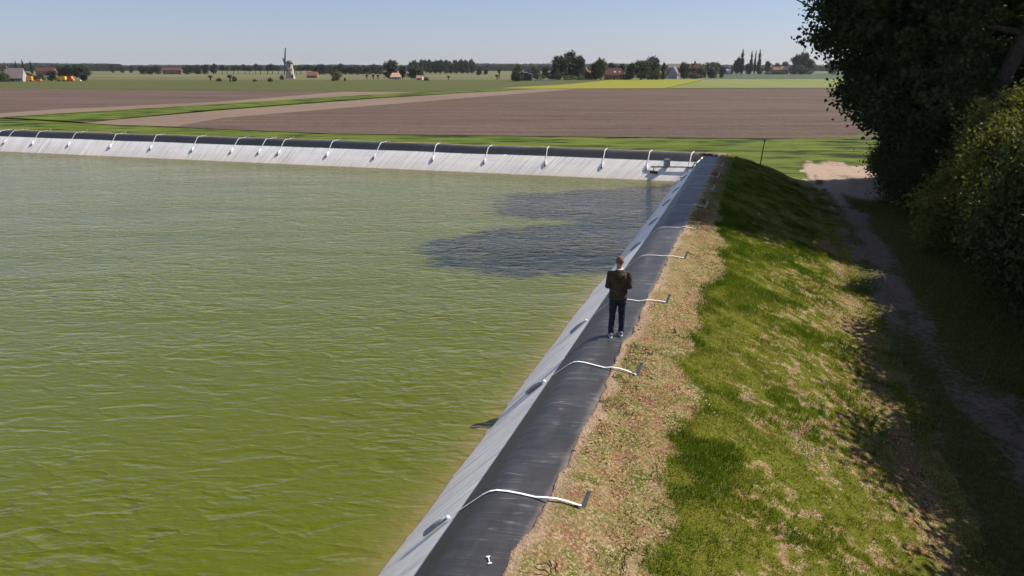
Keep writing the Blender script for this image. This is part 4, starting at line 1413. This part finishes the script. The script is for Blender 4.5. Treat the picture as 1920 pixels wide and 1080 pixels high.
T = [
    # left farm
    ('bm', 5, 153.5, 131, 30, 'green tree at the left edge, in front of the grey-roofed barn', 'tree', None),
    ('pop', 33, 139, 117.5, 5, 'leftmost of three slim dark trees above the barn roof', 'tree', 'slim trees behind the barn'),
    ('pop', 46, 139, 115.5, 6, 'tallest and middle of three slim dark trees behind the barn', 'tree', 'slim trees behind the barn'),
    ('pop', 61, 139, 117.5, 6, 'rightmost of three slim dark trees behind the barn', 'tree', 'slim trees behind the barn'),
    ('bd', 53, 150, 137, 22, 'dark bushes between the barn and the red-roofed long house', 'bush', None),
    ('bd', 75, 150.5, 140, 20, 'dark bush behind the small orange trailer', 'bush', None),
    ('rd', 98, 152, 133, 20, 'dark round tree left of the yellow truck', 'tree', None),
    ('rm', 118, 146, 123, 20, 'grey-green tree behind the yellow truck', 'tree', None),
    ('rd', 131, 146, 123, 16, 'dark tree behind the orange-red van', 'tree', None),
    ('rd2', 144, 146, 123.5, 15, 'dark tree between the orange-red van and the farmyard edge', 'tree', None),
    ('rd', 155, 146, 122.5, 16, 'dark tree near the right end of the farm clump', 'tree', None),
    ('rm', 165, 143, 124, 16, 'pale green tree at the right end of the farm clump', 'tree', None),
    ('rd', 158, 152, 139, 17, 'low dark tree at the right end of the farmyard, beside the meadow', 'tree', None),
    ('rd', 212, 137, 123, 9, 'small dark tree alone in the far meadow right of the farm', 'tree', None),
    ('rd2', 230, 137, 124, 9, 'small far tree, first right of the lone meadow tree', 'tree', None),
    ('rd2', 247, 137, 124, 9, 'small far tree left of the dense round clump', 'tree', None),
    ('rd', 268, 139.5, 124, 16, 'left tree of the dense round clump in the far meadow', 'tree', None),
    ('rm', 281, 139.5, 123.5, 17, 'middle tree of the dense round clump in the far meadow', 'tree', None),
    ('rd', 296, 139.5, 124, 18, 'right tree of the dense round clump left of the far terrace', 'tree', None),
    ('rd', 352, 139.5, 123, 22, 'dark tree just right of the far brick terrace', 'tree', None),
    ('rd2', 370, 139.5, 123, 18, 'second dark tree right of the far brick terrace', 'tree', None),
    ('rd', 386, 139.5, 121.5, 15, 'third and taller tree right of the far brick terrace', 'tree', None),
    ('rd2', 401, 139, 121.5, 13, 'tall tree at the left end of the avenue', 'tree', None),
    # by the mill
    ('pol', 395, 150.5, 142.5, 9, 'leftmost small pollard in the meadow edge', 'tree', 'pollard willows at the edge of the green field'),
    ('bd', 411, 153, 146.5, 10, 'low dark shrub between two pollards left of the mill', 'bush', None),
    ('pol', 432, 153, 142, 10, 'pollard with a ragged head left of the mill', 'tree', 'pollard willows at the edge of the green field'),
    ('bd', 440, 153.2, 143, 10, 'dark shrub against the ragged pollard left of the mill', 'bush', None),
    ('bd', 478, 153.2, 148.5, 9, 'small dark shrub halfway between the ragged pollard and the mill', 'bush', None),
    ('bd', 507, 153.6, 146, 10, 'dark forked shrub a little left of the mill', 'bush', None),
    ('bd', 529, 149.8, 140.5, 8, 'dark shrub at the left foot of the windmill', 'bush', None),
    ('by', 632, 151.5, 130.5, 24, 'yellow-green round tree right of the orange-roofed cottage', 'tree', None),
    ('bd', 626, 152, 145, 10, 'dark bush at the foot of the yellow-green round tree', 'bush', None),
    ('bd', 647, 152, 146, 6, 'tiny dark shrub right of the yellow-green round tree', 'bush', None),
    ('pol', 688, 148.5, 141, 6, 'first of three little pollards in a row right of the yellow-green tree', 'tree', 'pollard willows at the edge of the green field'),
    ('pol', 700, 148.5, 141, 6, 'middle of three little pollards in a row right of the yellow-green tree', 'tree', 'pollard willows at the edge of the green field'),
    ('pol', 709, 148.5, 141, 6, 'third of three little pollards, nearest the big round tree', 'tree', 'pollard willows at the edge of the green field'),
    # middle farm
    ('rd', 732, 148, 114.5, 31, 'big dark round tree left of the pink-roofed house', 'tree', None),
    ('rd2', 755, 147.5, 125, 16, 'dark tree right behind the pink-roofed house', 'tree', None),
    ('rm2', 776, 148, 123, 30, 'grey-green tree right of the pink-roofed house', 'tree', None),
    ('bm', 789, 146.5, 130, 13, 'light shrubby tree over the little pale house', 'tree', None),
    ('bd', 799, 151.5, 144.5, 10, 'dark shrub right of the little pale house', 'bush', None),
    ('pol', 841, 150.5, 143, 6, 'small pollard standing alone below the dark plantation', 'tree', 'pollard willows at the edge of the green field'),
    ('rd', 898, 141.5, 126, 14, 'small tree right of the dark plantation', 'tree', None),
    ('rd2', 911, 140, 130, 10, 'second small tree right of the dark plantation', 'tree', None),
    ('pol', 932, 149.5, 141, 7, 'pollard left of the dark shed', 'tree', 'pollard willows at the edge of the green field'),
    ('pol', 936, 148.5, 131, 6, 'taller pollard left of the dark shed', 'tree', 'pollard willows at the edge of the green field'),
    ('bm', 970, 152.5, 123.5, 22, 'bushy tree against the left side of the dark shed', 'tree', None),
    ('bd', 968, 153, 134, 20, 'dark shaded bush before the left side of the dark shed', 'bush', None),
    ('rm', 1003, 147.5, 126, 22, 'green tree behind the white wall right of the shed', 'tree', None),
    ('rm', 1022, 147.5, 124, 16, 'slimmer green tree right of the white wall', 'tree', None),
    ('rd', 1049, 149.5, 107, 38, 'left half of the tallest tree group by the yellow field', 'tree', None),
    ('rd2', 1070, 149, 101.5, 36, 'tallest tree of the group above the yellow field', 'tree', None),
    ('rd', 1086, 149, 106.5, 22, 'right tree of the tallest group above the yellow field', 'tree', None),
    ('bm', 1046, 150, 132, 15, 'small light tree in front of the tallest tree group', 'tree', None),
    ('by', 1070, 150.2, 141, 26, 'yellow hedge bush below the tallest tree group', 'bush', None),
    ('by', 1089, 150.2, 142.5, 14, 'second yellow hedge bush, to the right below the tallest tree group', 'bush', None),
    ('rm', 1101, 149.5, 134, 12, 'small tree before the small red gable', 'tree', None),
    ('rd', 1117, 149.5, 119, 25, 'dark left side tree of the pair beside the red-roofed farmhouse', 'tree', None),
    ('ry', 1126, 149.8, 111, 26, 'yellow-green tree left of the red-roofed farmhouse', 'tree', None),
    ('rd', 1146, 147, 119, 16, 'dark tree showing over the red farmhouse roof', 'tree', None),
    ('rd', 1165, 145, 121, 14, 'small dark tree over the right gable of the red farmhouse', 'tree', None),
    ('rd2', 1181, 149.3, 121, 22, 'dark tree just right of the red-roofed farmhouse', 'tree', None),
    ('rm2', 1202, 149.8, 115, 40, 'broad green dome-shaped tree right of the red-roofed farmhouse', 'tree', None),
    ('rd', 1220, 146, 108, 36, 'taller dark dome-shaped tree behind the broad green one', 'tree', None),
    ('rd2', 1243, 146, 120, 10, 'narrow dark tree right of the tall dome-shaped tree', 'tree', None),
    ('by', 1232, 149.8, 129, 12, 'light yellow bush right of the broad green tree', 'bush', None),
    ('bm', 1243, 149.5, 133, 14, 'pale green round bush left of the grey gable house', 'bush', None),
    ('rm', 1282, 148, 117.5, 24, 'green tree right of the grey gable house', 'tree', None),
    ('rm2', 1298, 147.5, 127, 16, 'smaller green tree before the red building with the spire', 'tree', None),
    ('rs', 1314, 147, 125.5, 24, 'left silvery willow by the light green field', 'tree', None),
    ('rs', 1334, 147, 126, 24, 'right silvery willow by the light green field', 'tree', None),
    ('rm2', 1335, 144, 118, 36, 'green tree behind the silvery willows', 'tree', None),
    ('bd', 1352, 146.3, 131, 11, 'dark green bush right of the silvery willows', 'bush', None),
    ('bm', 1370, 139.8, 129, 8, 'low green bush left of the tall poplars', 'bush', None),
    ('rd2', 1380, 140, 111, 15, 'dark tree leaning on the left side of the first tall poplar', 'tree', None),
    ('pop', 1389, 140, 98.5, 9, 'leftmost and stoutest of the tall columnar poplars', 'tree', 'columnar poplars on the skyline'),
    ('pop', 1406, 140, 101, 7, 'second columnar poplar from the left', 'tree', 'columnar poplars on the skyline'),
    ('pop', 1413.5, 140, 100.5, 5, 'slimmest columnar poplar, third from the left', 'tree', 'columnar poplars on the skyline'),
    ('pop', 1421, 140, 99.5, 8, 'rightmost columnar poplar on the skyline', 'tree', 'columnar poplars on the skyline'),
    ('rd2', 1402, 140, 121, 12, 'dark low tree at the foot of the middle poplars', 'tree', None),
    ('bm', 1425, 139.5, 128, 9, 'pale bush right of the rightmost poplar', 'bush', None),
    ('rd', 1438, 138.8, 115.5, 12, 'dark round tree between the poplars and the brick houses', 'tree', None),
    ('rm', 1456, 137, 118, 12, 'left tree above the far brick houses', 'tree', None),
    ('rm', 1470, 137, 115.5, 15, 'right tree above the far brick houses', 'tree', None),
    ('rd', 1491, 139, 104, 20, 'large dark tree left of the mast', 'tree', None),
    ('rm2', 1503, 139.5, 100.5, 26, 'large grey-green tree below the mast', 'tree', None),
    ('rd', 1518, 139.5, 112, 20, 'dark tree half behind the leaves of the near tall tree', 'tree', None),
    ('rd', 1560, 139.5, 114, 30, 'far tree seen only through the near crown, left one', 'tree', None),
    ('rm2', 1640, 141, 118, 34, 'far tree hidden behind the near tall crown, broad one', 'tree', None),
    ('rd', 1760, 140, 116, 34, 'far tree behind the near trunk', 'tree', None),
    ('rd', 1860, 141, 115, 36, 'far tree beyond the right edge of the leaning trunk', 'tree', None),
]
T += [
    ('bm', 1012, 149, 138, 26, 'low green hedge behind the white wall', 'hedge', None),
    ('bm', 1108, 149.6, 138, 22, 'low green bushes filling the foot of the pair beside the red farmhouse', 'bush', None),
    ('bd', 1176, 149.7, 134, 30, 'low dark bushes at the right gable of the red farmhouse', 'bush', None),
    ('bm', 1222, 149.7, 135, 30, 'low green bushes at the foot of the broad dome-shaped tree', 'bush', None),
    ('bd', 1264, 144, 131, 32, 'dark hedge behind the pale grey gable', 'hedge', None),
    ('bm', 1300, 147.8, 136, 34, 'hedge joining the green tree and the silvery willows', 'hedge', None),
    ('bd', 1036, 149.4, 134, 24, 'dark undergrowth at the left foot of the tallest tree group', 'bush', None),
    ('bd', 1452, 139.6, 134, 50, 'low dark hedge in front of the two brick houses', 'hedge', None),
    ('bd', 1500, 139.7, 124, 50, 'dark undergrowth below the mast trees', 'bush', None),
    ('bd', 988, 148.5, 131, 26, 'dark trees crowding behind the open shed', 'bush', None),
    ('rd2', 1354, 141, 126, 16, 'small dark tree behind the dark green bush by the willows', 'tree', None),
]
for t in T:
    far_tree(*t)

# the avenue with bare stems in the meadow behind the mill
xs = list(np.arange(416, 716, 10.6))
for i, x in enumerate(xs):
    if abs(x - 541) < 9: continue
    yb = 139.6 if x < 560 else 139.8
    tall = 8.0 * (.5 + .5 * math.sin(i * 2.1 + 1)) * .5
    lab = 'avenue tree with a bare stem, %s from the left end of the avenue' % ('first' if i == 0 else (ORD[i] if i < len(ORD) else 'among the last'))
    if i >= len(ORD): lab = 'avenue tree with a bare stem, %s before the big round tree' % ['fifth', 'fourth', 'third', 'second', 'last'][min(4, i - len(ORD))]
    far_tree((('av', 'av2') if x < 590 else ('rd', 'rd2'))[i % 2], x + rt.uniform(-1.5, 1.5), yb + rt.uniform(-.3, .2), 124.8 - tall * .6 + rt.uniform(-1.6, 1.2), (15.5 if x < 590 else 19) + rt.uniform(-2, 4), lab, 'tree', 'avenue of trees behind the windmill')

# dark plantation: each tree its own
k = 0
for row, (x0, x1, yb, yt, n_) in enumerate(((770, 884, 137.2, 113.8, 13), (806, 886, 138.2, 116.5, 9))):
    for i in range(n_):
        x = x0 + (x1 - x0) * i / (n_ - 1)
        yt_ = yt + (3.0 if (842 < x < 850) else 0) + rt.uniform(-.6, .6) + (4 if x < 774 else 0)
        far_tree(('rd2', 'rd')[i % 2], x, yb + rt.uniform(-.2, .2), yt_, 13, ('back' if row == 0 else 'front') + ' row tree of the dark plantation, %s from the left' % ('first' if i == 0 else ORD[i]), 'tree', 'plantation of dark trees')

# far woods read as one mass
def far_wood(name, px0, px1, yb, yt0, yt1, depth, seed, lab):
    rg = np.random.default_rng(seed)
    a_ = G(px0, yb); b_ = G(px1, yb)
    L = (b_ - a_).length
    dist = a_.y
    nx_ = int(L / 5); prof = [(0, 0), (.5, .3), (0, .6), (2.5, .85), (8, 1.0), (depth * .5, 1.03), (depth - 8, 1.0), (depth, .6), (depth, 0)]
    tt = np.linspace(0, 1, nx_)
    rows = []
    for q, (dy, hz_) in enumerate(prof):
        h = ((yb - yt0) + (yt0 - yt1) * (.35 * fbm(tt * L / 160, tt * 0, seed, 3) + .65 * fbm(tt * L / 14, tt * 0 + q * .37, seed + 5, 3))) / 1345 * dist
        x = a_.x + (b_.x - a_.x) * tt + rg.normal(0, 1.0, nx_)
        y = a_.y + (b_.y - a_.y) * tt + dy + rg.normal(0, 1.8, nx_)
        rows.append(np.stack([x, y, h * hz_ + GZ - .2], -1))
    V1 = np.stack(rows, 1).reshape(-1, 3)
    k_ = len(prof); idx = np.arange(nx_ * k_).reshape(nx_, k_)
    F1_ = np.stack([idx[:-1, :-1], idx[1:, :-1], idx[1:, 1:], idx[:-1, 1:]], -1).reshape(-1, 4)
    n = int(L * 5)
    t = rg.uniform(0, 1, n)
    h = ((yb - yt0) + (yt0 - yt1) * (.35 * fbm(t * L / 160, t * 0, seed, 3) + .65 * fbm(t * L / 14, t * 0, seed + 5, 3))) / 1345 * dist
    f = rg.uniform(.05, 1.03, n)
    P = np.stack([a_.x + (b_.x - a_.x) * t, a_.y + (b_.y - a_.y) * t + np.where(f > .8, rg.uniform(0, 10, n), rg.normal(0, 1, n)), f * h + GZ], -1)
    V2, F2_ = leaf_quads(P, rg.uniform(2.0, 4.0, n), rg)
    o = mesh_np(name, np.concatenate([V1, V2]), np.concatenate([F1_, F2_ + len(V1)]), mat_leaf_dark, fattr={'tint': np.concatenate([rg.uniform(0, 1, len(F1_)), rg.uniform(0, 1, n)])})
    tag(o, lab, 'wood', kind='stuff')
far_wood('distant_wood', -700, 205, 133.5, 122.5, 117, 60, 901, 'distant blue-grey wood on the horizon behind the left farm')
far_wood('distant_wood', 200, 560, 132.8, 125, 120.0, 60, 902, 'thin far wood on the horizon between the left farm and the windmill')
far_wood('distant_wood', 560, 900, 132.8, 124.5, 120.5, 60, 903, 'far wood on the horizon right of the windmill')
far_wood('distant_wood', 880, 1230, 133.0, 121.5, 118.5, 60, 904, 'blue-grey wood on the horizon behind the shed and yellow field')
far_wood('distant_wood', 1230, 2700, 133.6, 124, 119.5, 60, 905, 'far wood on the horizon at the right, low behind the poplars')

# ------------------------------------------------------------------ buildings
def sized(px0, px1, yb):
    p = G((px0 + px1) / 2, yb)
    dep = p.y * CP + (CAMZ - GZ) * SP
    return p, dep / 1280


def house(name, px0, px1, yb, ywall, yroof, wall, roof, label, cat, yaw=0.0, depth=.8, wins=3, door=True, chim=0, hip=False, skylights=0):
    """gabled house, ridge along local x"""
    p, k = sized(px0, px1, yb)
    W = (px1 - px0) * k; D = W * depth if depth < 1.5 else depth
    hw = (yb - ywall) * k * 1.05; hr = (yb - yroof) * k * 1.05
    g = empty(name, p, yaw)
    wl_ = MB()
    x, y = W / 2 * .96, D / 2 * .92
    vs = [(-x, -y, 0), (x, -y, 0), (x, y, 0), (-x, y, 0), (-x, -y, hw), (x, -y, hw), (x, y, hw), (-x, y, hw), (-x, 0, hr - .25), (x, 0, hr - .25)]
    wl_.add(vs, [(0, 1, 5, 4), (2, 3, 7, 6), (1, 2, 6, 9, 5), (3, 0, 4, 8, 7)])
    wl_.build('wall', wall, g)
    r = MB()
    X, Y = W / 2, D / 2 * 1.02
    rx = X * (.62 if hip else 1.0)
    th = .22
    vs = [(-X, -Y, hw - .1), (X, -Y, hw - .1), (rx, 0, hr), (-rx, 0, hr), (-X, Y, hw - .1), (X, Y, hw - .1)]
    vs += [(a, b, c - th) for a, b, c in vs]
    r.add(vs, [(0, 1, 2, 3), (5, 4, 3, 2), (0, 3, 4), (1, 5, 2), (6, 9, 8, 7), (11, 8, 9, 10), (6, 7, 1, 0), (10, 11, 5, 4)] if hip else
          [(0, 1, 2, 3), (5, 4, 3, 2), (6, 9, 8, 7), (11, 8, 9, 10), (0, 6, 7, 1), (4, 5, 11, 10), (0, 3, 9, 6), (3, 4, 10, 9), (1, 7, 8, 2), (2, 8, 11, 5)])
    ro = r.build('roof', roof, g)
    for c in range(chim):
        MB().box(((-.36 + .72 * c) * W, 0, hr + .5), (.8, .8, 1.6)).build('chimney', mat_wallbrick, ro)
    for s in range(skylights):
        f = .42
        yy = -Y * (1 - f); zc = hw + (hr - hw) * f
        an = math.atan2(hr - hw, Y)
        q = MB()
        cx_ = (.02 + .22 * s) * W; ww = (.11, .05)[s % 2] * W; hh_ = .25 * Y
        vs = []
        for sx_, sy_ in ((-1, -1), (1, -1), (1, 1), (-1, 1)):
            vs.append((cx_ + sx_ * ww / 2, yy + sy_ * hh_ / 2 * math.cos(an), zc + sy_ * hh_ / 2 * math.sin(an) + .12))
        vs += [(a, b, c - .2) for a, b, c in vs]
        q.add(vs, [(0, 1, 2, 3), (0, 4, 5, 1), (1, 5, 6, 2), (2, 6, 7, 3), (3, 7, 4, 0)])
        q.build('skylight', mat_skylight, ro)
    for i in range(wins):
        cx_ = (-.38 + .76 * (i + .5) / wins) * W
        if door and i == wins // 2:
            MB().box((cx_, -y - .02, min(1.05, hw * .42)), (1.0, .1, min(2.1, hw * .84))).build('door', mat_shedwall, g)
            continue
        wo = MB(); wo.box((cx_, -y - .01, hw * .52), (min(1.3, W * .12), .1, min(1.3, hw * .45))); fo = wo.build('window', mat_wallwhite, g)
        MB().box((cx_, -y - .05, hw * .52), (min(1.1, W * .10), .06, min(1.1, hw * .38))).build('pane', mat_glass, fo)
    tag(g, label, cat)
    return g


house('barn', 14, 47, 153, 147, 130, mat_wallgrey, mat_roofgrey, 'barn with a steep grey roof beside the tree at the left edge', 'barn', R(14), .8, 5, True, 1)
house('farm_building', 70, 108, 142, 134.5, 127.5, mat_wallbrick, mat_roofred, 'long low building with a red roof behind the left farmyard', 'building', R(-6), .3, 6, True, 0)
house('terrace_house', 307, 342, 139, 132, 127.5, mat_wallbrick, mat_roofred, 'far brick terrace under a thin red roof between dark tree clumps', 'house', R(4), .25, 8, True, 2)
house('cottage', 577, 598, 146, 142, 135.5, mat_wallbrick, mat_rooftile, 'small cottage with a bright orange roof right of the windmill', 'cottage', R(-10), .6, 3, True, 0)
house('farmhouse', 732, 753, 149, 144.5, 137.5, mat_wallwhite, mat_roofpink, 'house with a faded pink roof under the big dark round tree', 'house', R(8), .9, 3, True, 0, hip=True)
house('small_house', 781, 794, 150, 146.5, 142, mat_wallwhite, mat_roofpink, 'little pale house right of the grey-green tree', 'house', R(-14), .8, 3, True, 0)
house('gable_house', 1092, 1104, 148, 137, 128, mat_wallbrick, mat_roofred, 'small red gable peeping between trees above the yellow field', 'house', R(70), .9, 2, False, 1)
house('farmhouse', 1132, 1171, 149.5, 141, 129.5, mat_wallbrick, mat_roofred, 'farmhouse with a red hipped roof and two bright skylights', 'house', R(-8), .5, 5, True, 0, hip=True, skylights=2)
house('gable_house', 1254, 1272, 147.5, 140, 127, mat_wallgrey, mat_roofgrey, 'house showing a pale grey gable left of the green tree', 'house', R(60), 1.1, 2, True, 0)
house('barn', 1250, 1300, 141, 128, 121.5, mat_wallbrick, mat_roofgrey, 'long grey-roofed barn behind the pale grey gable', 'barn', R(3), .3, 5, False, 0)
ch = house('chapel', 1294, 1313, 142, 128, 121, mat_wallbrick, mat_roofred, 'red-roofed building with a little spire behind the trees', 'building', R(-4), .5, 3, True, 0)
p, k = sized(1294, 1313, 142)
MB().tube([(-1, 0, 20 * k), (-1, 0, 24.5 * k), (-1, 0, 27.5 * k)], [1.1, 1.0, .05], 6).build('spire', mat_wallbrick, ch)
house('shed', 1357, 1369, 140, 133, 130.5, mat_wallwhite, mat_metalroof, 'small pale shed left of the tall poplars', 'shed', 0, .6, 3, True, 0)
house('brick_house', 1446, 1461, 139, 131.5, 126.5, mat_wallbrick, mat_rooftile, 'left brick house with an orange roof right of the poplars', 'house', R(5), .6, 3, True, 1)
house('brick_house', 1461, 1476, 139, 131.5, 125.5, mat_wallbrick, mat_roofpink, 'right brick house with a paler roof next to the dark trees', 'house', R(-5), .6, 3, True, 1)

# shed with pale sheet roof
p, k = sized(974, 998, 151.5)
g = empty('open_shed', p, R(6))
MB().box((0, 0, 6 * k), (22 * k, 14 * k, 12 * k)).build('wall', mat_shedwall, g)
for j in range(3):
    MB().box((-7.6 * k + j * 7.6 * k, 0, (17.2 - j * 2.2) * k), (7.4 * k, 16 * k, .9 * k)).build('roof_sheet', mat_metalroof, g)
for j in (-1, 1):
    MB().box((j * 10.6 * k, -7.3 * k, 6.5 * k), (.8 * k, .6 * k, 13 * k)).build('post', mat_wallwhite, g)
MB().box((0, 0, 13 * k), (22.4 * k, 14.4 * k, 2.4 * k), taper=.98).build('fascia', mat_shedwall, g)
tag(g, 'dark shed with stepped pale sheet roof behind a bush, left of the yellow field', 'shed')
p, k = sized(997, 1040, 151.8)
g = empty('farm_wall', p)
MB().box((0, 0, 1.3 * k), (43 * k, .5, 2.6 * k)).build('base_wall', mat_wallwhite, g)
MB().box((-3 * k, 0, 3.8 * k), (.9 * k, .7, 7.6 * k)).build('pillar', mat_wallwhite, g)
MB().box((-7 * k, .4, 5.6 * k), (4 * k, .5, 3 * k)).build('panel', mat_wallwhite, g)
tag(g, 'low white wall running right from the dark shed', 'wall')

# mast
p, k = sized(1500, 1506, 139)
g = empty('radio_mast', p)
MB().tube([(-1.5 * k, 0, 0), (-1.5 * k, 0, 52 * k)], [.8 * k, .35 * k], 6).build('mast', mat_grey, g)
MB().tube([(1.3 * k, 0, 0), (1.3 * k, 0, 50 * k)], [.7 * k, .3 * k], 6).build('mast', mat_grey, g)
MB().box((0, 0, 44 * k), (3 * k, .4 * k, .4 * k)).build('crossbar', mat_grey, g)
tag(g, 'thin twin mast rising above the large grey-green tree', 'mast')

# vehicles of the left farmyard
def truck(name, px, yb, wpx, hpx, mbody, mcab, label, cat, yaw=0.0, cabfirst=True, van=False):
    p, k = sized(px - wpx / 2, px + wpx / 2, yb)
    L = wpx * k; H = hpx * k; Wd = L * .38
    g = empty(name, p, yaw)
    s = -1 if cabfirst else 1
    if van:
        b = MB(); hw = Wd / 2
        prof = [(-.5, .18), (-.5, .55), (-.40, .62), (-.26, .98), (.26, 1.0), (.42, .60), (.5, .55), (.5, .18)]
        vs = [(x * L, y, z * H) for y in (-hw, hw) for x, z in prof]
        n_ = len(prof)
        b.add(vs, [tuple(range(n_)), tuple(reversed(range(n_, 2 * n_)))] + [(i, i + n_, (i + 1) % n_ + n_, (i + 1) % n_) for i in range(n_)])
        b.build('body', mbody, g)
        for sx_ in (-.12, .13):
            MB().box((sx_ * L, -hw - .01, .76 * H), (.17 * L, .05, .22 * H)).build('window', mat_glass, g)
    else:
        MB().box((-s * .14 * L, 0, .60 * H), (.70 * L, Wd, .80 * H)).build('cargo_box', mbody, g)
        MB().box((s * .36 * L, 0, .42 * H), (.26 * L, Wd * .95, .52 * H), taper=.9).build('cab', mcab, g)
        MB().box((s * .38 * L, -Wd * .46, .52 * H), (.13 * L, .1, .2 * H)).build('window', mat_glass, g)
        MB().box((0, 0, .17 * H), (.96 * L, Wd * .8, .08 * H)).build('chassis', mat_tyre, g)
    for wx in (-.32, .32):
        for wy in (-1, 1):
            MB().tube([(wx * L, wy * Wd * .5 - .12, .16 * H), (wx * L, wy * Wd * .5 + .12, .16 * H)], .15 * H, 10).build('wheel', mat_tyre, g)
    tag(g, label, cat)


truck('box_truck', 54, 152.8, 15, 9.4, mat_vanor, mat_vanor, 'bright orange truck standing against the right end of the grey barn', 'truck', R(5), True)
truck('trailer', 73.5, 152.8, 9, 5, mat_vanred, mat_vanor, 'small low orange trailer between the orange truck and dark bushes', 'trailer', R(-4), True)
truck('box_truck', 116, 152.8, 17, 9, mat_vanye, mat_vanor, 'yellow truck with an orange cab in the left farmyard', 'truck', R(3), True)
truck('delivery_van', 133, 152.8, 13, 9, mat_vanred, mat_vanred, 'orange-red van with dark windows right of the yellow truck', 'van', R(-6), True, van=True)
truck('parked_car', 148, 152.4, 9, 2.8, mat_vanwh, mat_vanwh, 'low white car at the right end of the farmyard', 'car', R(4), van=True)

# ------------------------------------------------------------------ windmill
p, k = sized(536, 554, 147.3)
g = empty('windmill', p)
tag(g, 'pale brick tower windmill with a dark cap standing on the skyline', 'windmill')
Ht = 27.0 * k; r0 = 8.6 * k; r1 = 5.6 * k
tw = MB(); tw.tube([(0, 0, 0), (0, 0, Ht * .35), (0, 0, Ht * .7), (0, 0, Ht)], [r0, r0 * .84, r1 * 1.12, r1], 24); to = tw.build('tower', mat_brickmill, g, smooth=False)
for (an, zf) in ((-75, .34), (-48, .60), (-68, .84), (-115, .55)):
    rr = r0 + (r1 - r0) * zf
    a_ = R(an)
    wn = MB(); wn.box((rr * .99 * math.cos(a_), rr * .99 * math.sin(a_), Ht * zf), (.35, .8, 1.1), a_); wn.build('window', mat_glass, g)
a_ = R(-52)
MB().box((r0 * .97 * math.cos(a_), r0 * .97 * math.sin(a_), 1.4), (.4, 1.6, 2.8), a_).build('door', mat_shedwall, g)
cp_ = MB(); cp_.tube([(0, 0, Ht - .3), (0, 0, Ht + 1.2 * k), (0, 0, Ht + 3.4 * k), (0, 0, Ht + 4.9 * k), (0, 0, Ht + 5.4 * k)], [(r1 * 1.15, r1 * 1.15), (r1 * 1.12, r1 * 1.12), (r1 * .88, r1 * .9), (r1 * .45, r1 * .5), (.2, .2)], 20)
co_ = cp_.build('cap', mat_cap, g, smooth=True)
# sails face left and a little towards the drone
yaw_s = R(206)
hub_d = Vector((math.cos(yaw_s), math.sin(yaw_s), .10)).normalized()
hubp = Vector((0, 0, Ht + 2.6 * k)) + hub_d * (r1 * 1.35)
MB().tube([Vector((0, 0, Ht + 2.2 * k)), hubp + hub_d * .6], [.5, .4], 8).build('windshaft', mat_sail, g)
side = hub_d.cross(Vector((0, 0, 1))).normalized(); upv = side.cross(hub_d).normalized()
LB = 24.5 * k
for q in range(4):
    th = R(-14) + q * math.pi / 2
    dv_ = upv * math.cos(th) + side * math.sin(th)
    pv = upv * -math.sin(th) + side * math.cos(th)
    st = MB(); st.tube([hubp, hubp + dv_ * LB], [.65, .36], 6)
    so_ = st.build('sail_stock', mat_sail, g)
    lt_ = MB()
    a0, a1 = hubp + dv_ * LB * .16, hubp + dv_ * LB * .97
    wd_ = LB * .15
    for i in range(13):
        c_ = a0.lerp(a1, i / 12)
        lt_.tube([c_ - pv * wd_ * .1, c_ + pv * wd_], .16, 4)
    for j in (.35, .7, 1.0):
        lt_.tube([a0 + pv * wd_ * j, a1 + pv * wd_ * j], .20, 4)
    lt_.build('sail_lattice', mat_sailcloth, so_)
tb_ = MB(); tb_.tube([Vector((0, 0, Ht + 2 * k)) - hub_d * r1, Vector((-hub_d.x * r0 * 1.5, -hub_d.y * r0 * 1.5, 2.0))], .22, 6); tb_.build('tail_pole', mat_sail, g)

# fence posts dots / white buoys in the meadow are too small to see; the air of the place:
hz = MB(); hz.box((0, 4000, 17.5), (15000, 10000, 38))
m = bpy.data.materials.new('haze_air'); m.use_nodes = True
ntz = m.node_tree
ntz.nodes.remove(ntz.nodes['Principled BSDF'])
pv_ = ntz.nodes.new('ShaderNodeVolumePrincipled')
pv_.inputs['Color'].default_value = (.93, .96, 1.0, 1)
pv_.inputs['Density'].default_value = .00005
pv_.inputs['Anisotropy'].default_value = .2
ntz.links.new(pv_.outputs[0], ntz.nodes['Material Output'].inputs['Volume'])
ho_ = hz.build('haze', m)
tag(ho_, 'thin summer haze over the fields', 'haze', kind='stuff')
